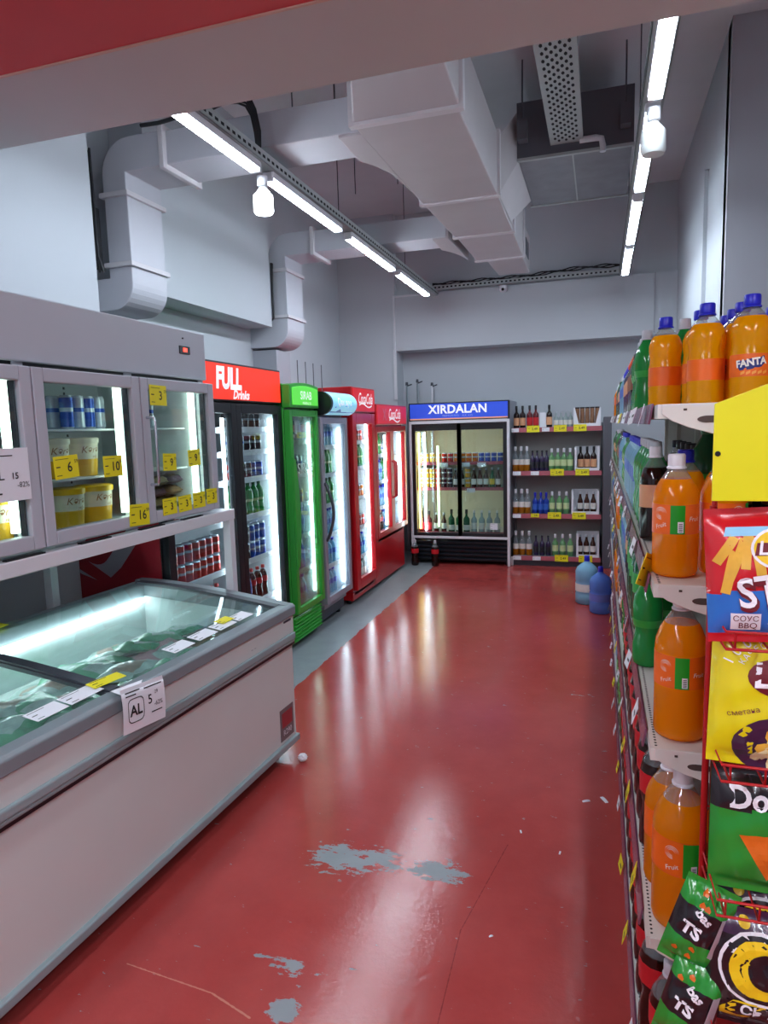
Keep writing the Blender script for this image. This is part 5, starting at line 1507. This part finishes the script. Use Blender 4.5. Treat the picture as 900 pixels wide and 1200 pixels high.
def bag(name, label, loc, rot, W, H, T, base, base2=None, group='snack bags on the wire rack', split=None, seed=1):
    t = thing(name, label, 'snack bag', loc, rot=rot, group=group)
    d = pillow(W, H, T, crimp=0.07)
    rn = random.Random(seed)
    ph = [rn.uniform(0, 6) for _ in range(6)]
    def yy(x, z):
        u, v = x / W + 0.5, z / H
        u = min(1, max(0, u)); v = min(1, max(0, v))
        w_ = d(u, v)
        wr = 0.0016 * math.sin(17 * u + 5 * v + ph[0]) + 0.0014 * math.sin(23 * v - 9 * u + ph[1]) + 0.0012 * math.sin(31 * u + 13 * v + ph[2])
        edge = min(1, 4 * min(u, 1 - u, v, 1 - v) + 0.15)
        return -(w_ + wr * edge)
    m = MB()
    nu, nv = 26, 30
    m.grid(lambda u, v: ((u - .5) * W, yy((u - .5) * W, v * H), v * H), nu, nv)
    if split:
        for q in range(len(m.f)):
            j, i = divmod(q, nu)
            m.m[q] = split((i + .5) / nu, (j + .5) / nv)
    nf = len(m.f)
    m.grid(lambda u, v: ((.5 - u) * W, -0.5 * yy((.5 - u) * W, v * H), v * H), nu // 2, nv // 2)
    m.build('film', [base, base2 or base], t)
    def mapper(e): return lambda X, Z: (X, yy(X, Z) - e, Z)
    return t, mapper
def blob(m, mp, cx, cz, rx, rz, mi=0, n=24, rings=4, tilt=0.0, wob=0.0):
    def P(a, s):
        x, z = rx * s * math.cos(a) * (1 + wob * math.sin(5 * a)), rz * s * math.sin(a) * (1 + wob * math.sin(5 * a))
        return mp(cx + x * math.cos(tilt) - z * math.sin(tilt), cz + x * math.sin(tilt) + z * math.cos(tilt))
    for r_ in range(rings):
        s0, s1 = r_ / rings, (r_ + 1) / rings
        for k in range(n):
            a0, a1 = 2 * math.pi * k / n, 2 * math.pi * (k + 1) / n
            m.add([P(a0, s0), P(a0, s1), P(a1, s1), P(a1, s0)] if s0 > 0 else [P(a0, s1), P(a1, s1), mp(cx, cz)], [(0, 1, 2, 3)] if s0 > 0 else [(0, 1, 2)], mi, True)
def quad(m, mp, xa, xb, za, zb, mi=0, nx=6, nz=4, sk=0.0):
    m.grid(lambda u, v: mp(xa + (xb - xa) * u + sk * v, za + (zb - za) * v), nx, nz, mi)
B_ = dict(red=mat('bag_red', 'c41420', 0.25, coat=0.4), blue=mat('bag_blue', '2a6cc0', 0.25, coat=0.4), yel=mat('bag_yellow', 'e0d010', 0.25, coat=0.4), grn=mat('bag_green', '1f8a2c', 0.25, coat=0.4),
          blk=mat('bag_black', '181218', 0.25, coat=0.4), wht=mat('bag_print_white', 'f0ecf0', 0.35, var=0), drd=mat('bag_print_maroon', '6c1420', 0.35, var=0), gold=mat('bag_print_gold', 'f0c81c', 0.35, var=0.1),
          chip=mat('bag_print_chip', 'e4b040', 0.35, var=0.25, scale=40), org=mat('bag_print_orange', 'd86818', 0.35, var=0.2, scale=40), ice=mat('bag_print_ice', '8cc8e4', 0.35, var=0.1), pale=mat('bag_print_pale', 'e8dca8', 0.35, var=0.1), brn=mat('bag_print_brown', '5a2c1c', 0.35, var=0.2), plum=mat('bag_plum', '3c2040', 0.3, coat=0.3), sil=mat('bag_silver_seam', 'b8b8c0', 0.3, metal=0.6))

def stix(label, loc, rot, seed):
    t, mp = bag('snack_bag', label, loc, rot, 0.175, 0.215, 0.05, B_['red'], B_['blue'], split=lambda u, v: 1 if v < 0.36 + 0.05 * math.sin(5 * u) and v > 0.05 else 0, seed=seed)
    p1 = mp(0.0008)
    for k, (x, z, ang, l) in enumerate(((-0.045, 0.135, 1.2, 0.07), (-0.03, 0.15, 1.45, 0.06), (-0.055, 0.115, 1.35, 0.07), (-0.015, 0.14, 1.7, 0.06), (-0.06, 0.15, 1.0, 0.05), (0.05, 0.13, 1.7, 0.06))):
        c, s_ = math.cos(ang), math.sin(ang)
        MB().grid(lambda u, v: p1(x + (u - .5) * l * c - (v - .5) * 0.014 * s_, z + (u - .5) * l * s_ + (v - .5) * 0.014 * c), 6, 1, 0).build('fry_print', B_['chip'], t)
    m = MB(); quad(m, mp(0.0010), -0.062, 0.0, 0.172, 0.186, sk=0.004); m.build('ribbon_print', B_['ice'], t)
    m = MB(); blob(m, mp(0.0016), 0.012, 0.152, 0.037, 0.032); blob(m, mp(0.0022), 0.012, 0.152, 0.033, 0.028, 1); quad(m, mp(0.0028), -0.02, 0.046, 0.141, 0.161, 2, sk=0.004)
    text_into(m, "Lay's", 0.030, 0.013, 0.152, 3, shear=0.15, bold=0.0006, mapper=mp(0.0034)); m.build('logo', [B_['wht'], B_['gold'], B_['drd'], B_['wht']], t)
    m = MB(); text_into(m, 'STIX', 0.066, 0.012, 0.082, 0, bold=0.0035, mapper=mp(0.0026), rot=R(8), sx=0.85)
    text_into(m, 'STIX', 0.066, 0.010, 0.087, 1, bold=0.0012, mapper=mp(0.0040), rot=R(8), sx=0.85); m.build('title', [B_['drd'], B_['wht']], t)
    m = MB(); quad(m, mp(0.0012), -0.056, -0.014, 0.022, 0.050); text_into(m, 'СОУС', 0.013, -0.035, 0.041, 1, mapper=mp(0.002)); text_into(m, 'BBQ', 0.014, -0.032, 0.029, 1, mapper=mp(0.002)); m.build('flavour_box', [B_['wht'], B_['drd']], t)
    m = MB(); blob(m, mp(0.0012), 0.030, 0.033, 0.034, 0.017); blob(m, mp(0.002), 0.030, 0.035, 0.028, 0.012, 1); m.build('sauce_bowl', [B_['wht'], B_['brn']], t)
def lays(label, loc, rot, seed):
    t, mp = bag('snack_bag', label, loc, rot, 0.185, 0.24, 0.055, B_['yel'], seed=seed)
    m = MB(); blob(m, mp(0.0012), 0.02, 0.155, 0.062, 0.034, 0); text_into(m, "Lay's", 0.055, 0.018, 0.157, 1, bold=0.0014, shear=0.1, mapper=mp(0.0022), rot=R(2)); m.build('logo', [B_['drd'], B_['wht']], t)
    m = MB()
    for k, w_ in enumerate('100%'):
        a = R(160 - 14 * k); text_into(m, w_, 0.022, 0.02 + 0.095 * math.cos(a), 0.15 + 0.075 * math.sin(a), 0, mapper=mp(0.0012), rot=a - R(90))
    for k, w_ in enumerate('КАЧЕСТВО'):
        a = R(158 - 9 * k); text_into(m, w_, 0.013, 0.02 + 0.075 * math.cos(a), 0.155 + 0.058 * math.sin(a), 0, mapper=mp(0.0012), rot=a - R(90))
    m.build('arc_lettering', B_['wht'], t)
    m = MB(); blob(m, mp(0.0010), 0.012, 0.04, 0.07, 0.052, 0); m.build('bowl_print', B_['plum'], t)
    m = MB(); rn = random.Random(4)
    for k in range(26):
        a = rn.uniform(0, 6.28); q = rn.uniform(0, 0.9)
        blob(m, mp(0.0015 + 0.00012 * k), 0.012 + 0.055 * q * math.cos(a), 0.038 + 0.038 * q * math.sin(a), 0.017, 0.011, k % 2, n=9, rings=1, tilt=a, wob=0.1)
    m.build('chips_print', [B_['chip'], B_['pale']], t)
    lettering('сметана', 0.012, t, -0.045, 0.095, B_['drd'], mapper=mp(0.0012), rot=R(18), name='flavour_lettering')
def dorit(label, loc, rot, seed):
    t, mp = bag('snack_bag', label, loc, rot, 0.175, 0.215, 0.05, B_['grn'], B_['blk'], split=lambda u, v: 1 if v > 0.70 + 0.1 * (u - .5) else 0, seed=seed)
    m = MB(); text_into(m, 'Doritos', 0.052, 0.012, 0.168, 0, bold=0.0016, mapper=mp(0.0014), rot=R(2), sx=0.9); m.build('title', B_['wht'], t)
    m = MB()
    P3 = mp(0.0012)
    for (a, b2, c2) in (((-0.045, 0.105), (0.055, 0.118), (0.0, 0.03)), ((0.0, 0.09), (0.07, 0.085), (0.04, 0.02))):
        n = 8
        for i in range(n):
            for j in range(n - i):
                def T(i, j): 
                    u, v = i / n, j / n
                    return P3(a[0] + (b2[0] - a[0]) * u + (c2[0] - a[0]) * v, a[1] + (b2[1] - a[1]) * u + (c2[1] - a[1]) * v)
                m.add([T(i, j), T(i + 1, j), T(i, j + 1)], [(0, 1, 2)], 0, True)
                if i + j < n - 1: m.add([T(i + 1, j), T(i + 1, j + 1), T(i, j + 1)], [(0, 1, 2)], 0, True)
    m.build('tortilla_print', B_['org'], t)
def cheet(label, loc, rot, seed):
    t, mp = bag('snack_bag', label, loc, rot, 0.165, 0.205, 0.05, B_['blk'], B_['plum'], split=lambda u, v: 1 if v > 0.8 else 0, seed=seed)
    m = MB(); blob(m, mp(0.0010), -0.005, 0.115, 0.062, 0.062, 0); blob(m, mp(0.0015), -0.005, 0.115, 0.057, 0.057, 1)
    blob(m, mp(0.0020), -0.005, 0.115, 0.046, 0.050, 2); blob(m, mp(0.0026), 0.002, 0.115, 0.024, 0.031, 1); quad(m, mp(0.0030), 0.012, 0.045, 0.095, 0.132, 1)
    m.build('logo', [B_['wht'], B_['blk'], B_['gold']], t)
    m = MB(); quad(m, mp(0.0012), -0.07, -0.02, 0.015, 0.055, sk=0.03); quad(m, mp(0.0012), 0.03, 0.07, 0.02, 0.06, sk=-0.02); m.build('puff_print', B_['gold'], t)
    m = MB(); quad(m, mp(0.0018), -0.05, 0.05, 0.028, 0.052, 0); text_into(m, 'СЫР', 0.026, 0.0, 0.040, 1, bold=0.0008, mapper=mp(0.0026)); m.build('flavour_lettering', [B_['blk'], B_['wht']], t)
    m = MB(); blob(m, mp(0.0014), -0.03, 0.185, 0.009, 0.009, n=14, rings=2); m.build('sun_print', B_['gold'], t)
def dots(label, loc, rot, seed):
    t, mp = bag('snack_bag', label, loc, rot, 0.088, 0.165, 0.05, B_['grn'], B_['blk'], split=lambda u, v: 1 if 0.38 < v < 0.72 else 0, seed=seed)
    m = MB(); text_into(m, 'TS', 0.030, -0.012, 0.080, 0, bold=0.0012, mapper=mp(0.0014), rot=R(-6)); text_into(m, 'bas', 0.022, 0.0, 0.112, 0, bold=0.0008, mapper=mp(0.0014), rot=R(-30)); m.build('title', B_['wht'], t)
    m = MB(); quad(m, mp(0.0014), 0.026, 0.037, 0.012, 0.155); m.build('silver_seam', B_['sil'], t)
    m = MB(); rn = random.Random(seed)
    for k in range(6): blob(m, mp(0.0012), rn.uniform(-0.032, 0.02), rn.choice((rn.uniform(0.015, 0.055), rn.uniform(0.125, 0.15))), 0.005, 0.005, n=8, rings=1, wob=0.2)
    m.build('spice_print', B_['org'], t)
RXs = 0.262
for i in range(2):
    nm = ('nearest the aisle', 'second from the aisle')[i]
    x = RXs + 0.19 * i
    stix(f'red and blue potato stick bag in the top basket, {nm}', (x - 0.003, RY - 0.0, 1.295), (R(-4), R(-3 + 2 * i), 0), 1 + i)
    lays(f'yellow potato chip bag in the second basket, {nm}', (x + 0.006, RY + 0.015, 1.078), (R(-5), R(2 - 3 * i), 0), 3 + i)
    dorit(f'green and black tortilla chip bag in the third basket, {nm}', (x + 0.012, RY + 0.03, 0.845), (R(-5), R(1), 0), 5 + i)
    cheet(f'black cheese puff bag with yellow letter in the fourth basket, {nm}', (x + 0.0, RY + 0.0, 0.615), (R(-5), R(3 - 5 * i), 0), 7 + i)
    cheet(f'black cheese puff bag leaning behind, fourth basket, {nm}', (x + 0.03, RY + 0.06, 0.64), (R(-5), R(-6), 0), 9 + i)
dots('green and black snack bag leaning out beside the rack, upper of two', (0.149, RY + 0.02, 0.690), (R(-6), R(17), R(-10)), 11)
dots('green and black snack bag leaning out beside the rack, lower of two', (0.140, RY + 0.0, 0.555), (R(-6), R(15), R(-10)), 12)

# small litter on the floor
rnd = random.Random(21)
for (x, y, sz, lb) in ((-0.04, 2.90, 0.022, 'small white paper scrap on the red floor near the long shelving'), (0.035, 2.93, 0.03, 'thin white scrap on the red floor touching the long shelving'),
                       (-0.29, 2.60, 0.012, 'tiny pale scrap on the open red floor'), (-0.13, 2.50, 0.012, 'tiny pale scrap on the red floor towards the long shelving'), (-0.32, 2.0, 0.009, 'pale crumb on the red floor near the worn patches')):
    m = MB().grid(lambda u, v: ((u - .5) * sz * 1.6, (v - .5) * sz * 0.5, 0.0015 + 0.003 * math.sin(3 * u)), 4, 1)
    m.grid(lambda u, v: ((.5 - u) * sz * 1.6, (v - .5) * sz * 0.5, 0.0005), 4, 1)
    tag(m.build('paper_scrap', PAPER, loc=(x, y, 0), rot=(0, 0, rnd.uniform(0, 3))), lb, 'paper scrap')
m = MB()
m.grid(lambda u, v: ((0.022 + 0.006 * math.sin(9 * u * 6.28) * math.sin(7 * v * 3.14)) * math.cos(u * 6.28318) * math.sin(v * 3.14159), (0.022 + 0.006 * math.sin(5 * u * 6.28 + 1) * math.sin(6 * v * 3.14)) * math.sin(u * 6.28318) * math.sin(v * 3.14159), 0.02 - 0.02 * math.cos(v * 3.14159)), 24, 12, smooth=False)
tag(m.build('crumpled_paper', PAPER, loc=(-1.405, 2.92, 0)), 'crumpled white paper on the floor at the far corner of the freezer', 'paper')
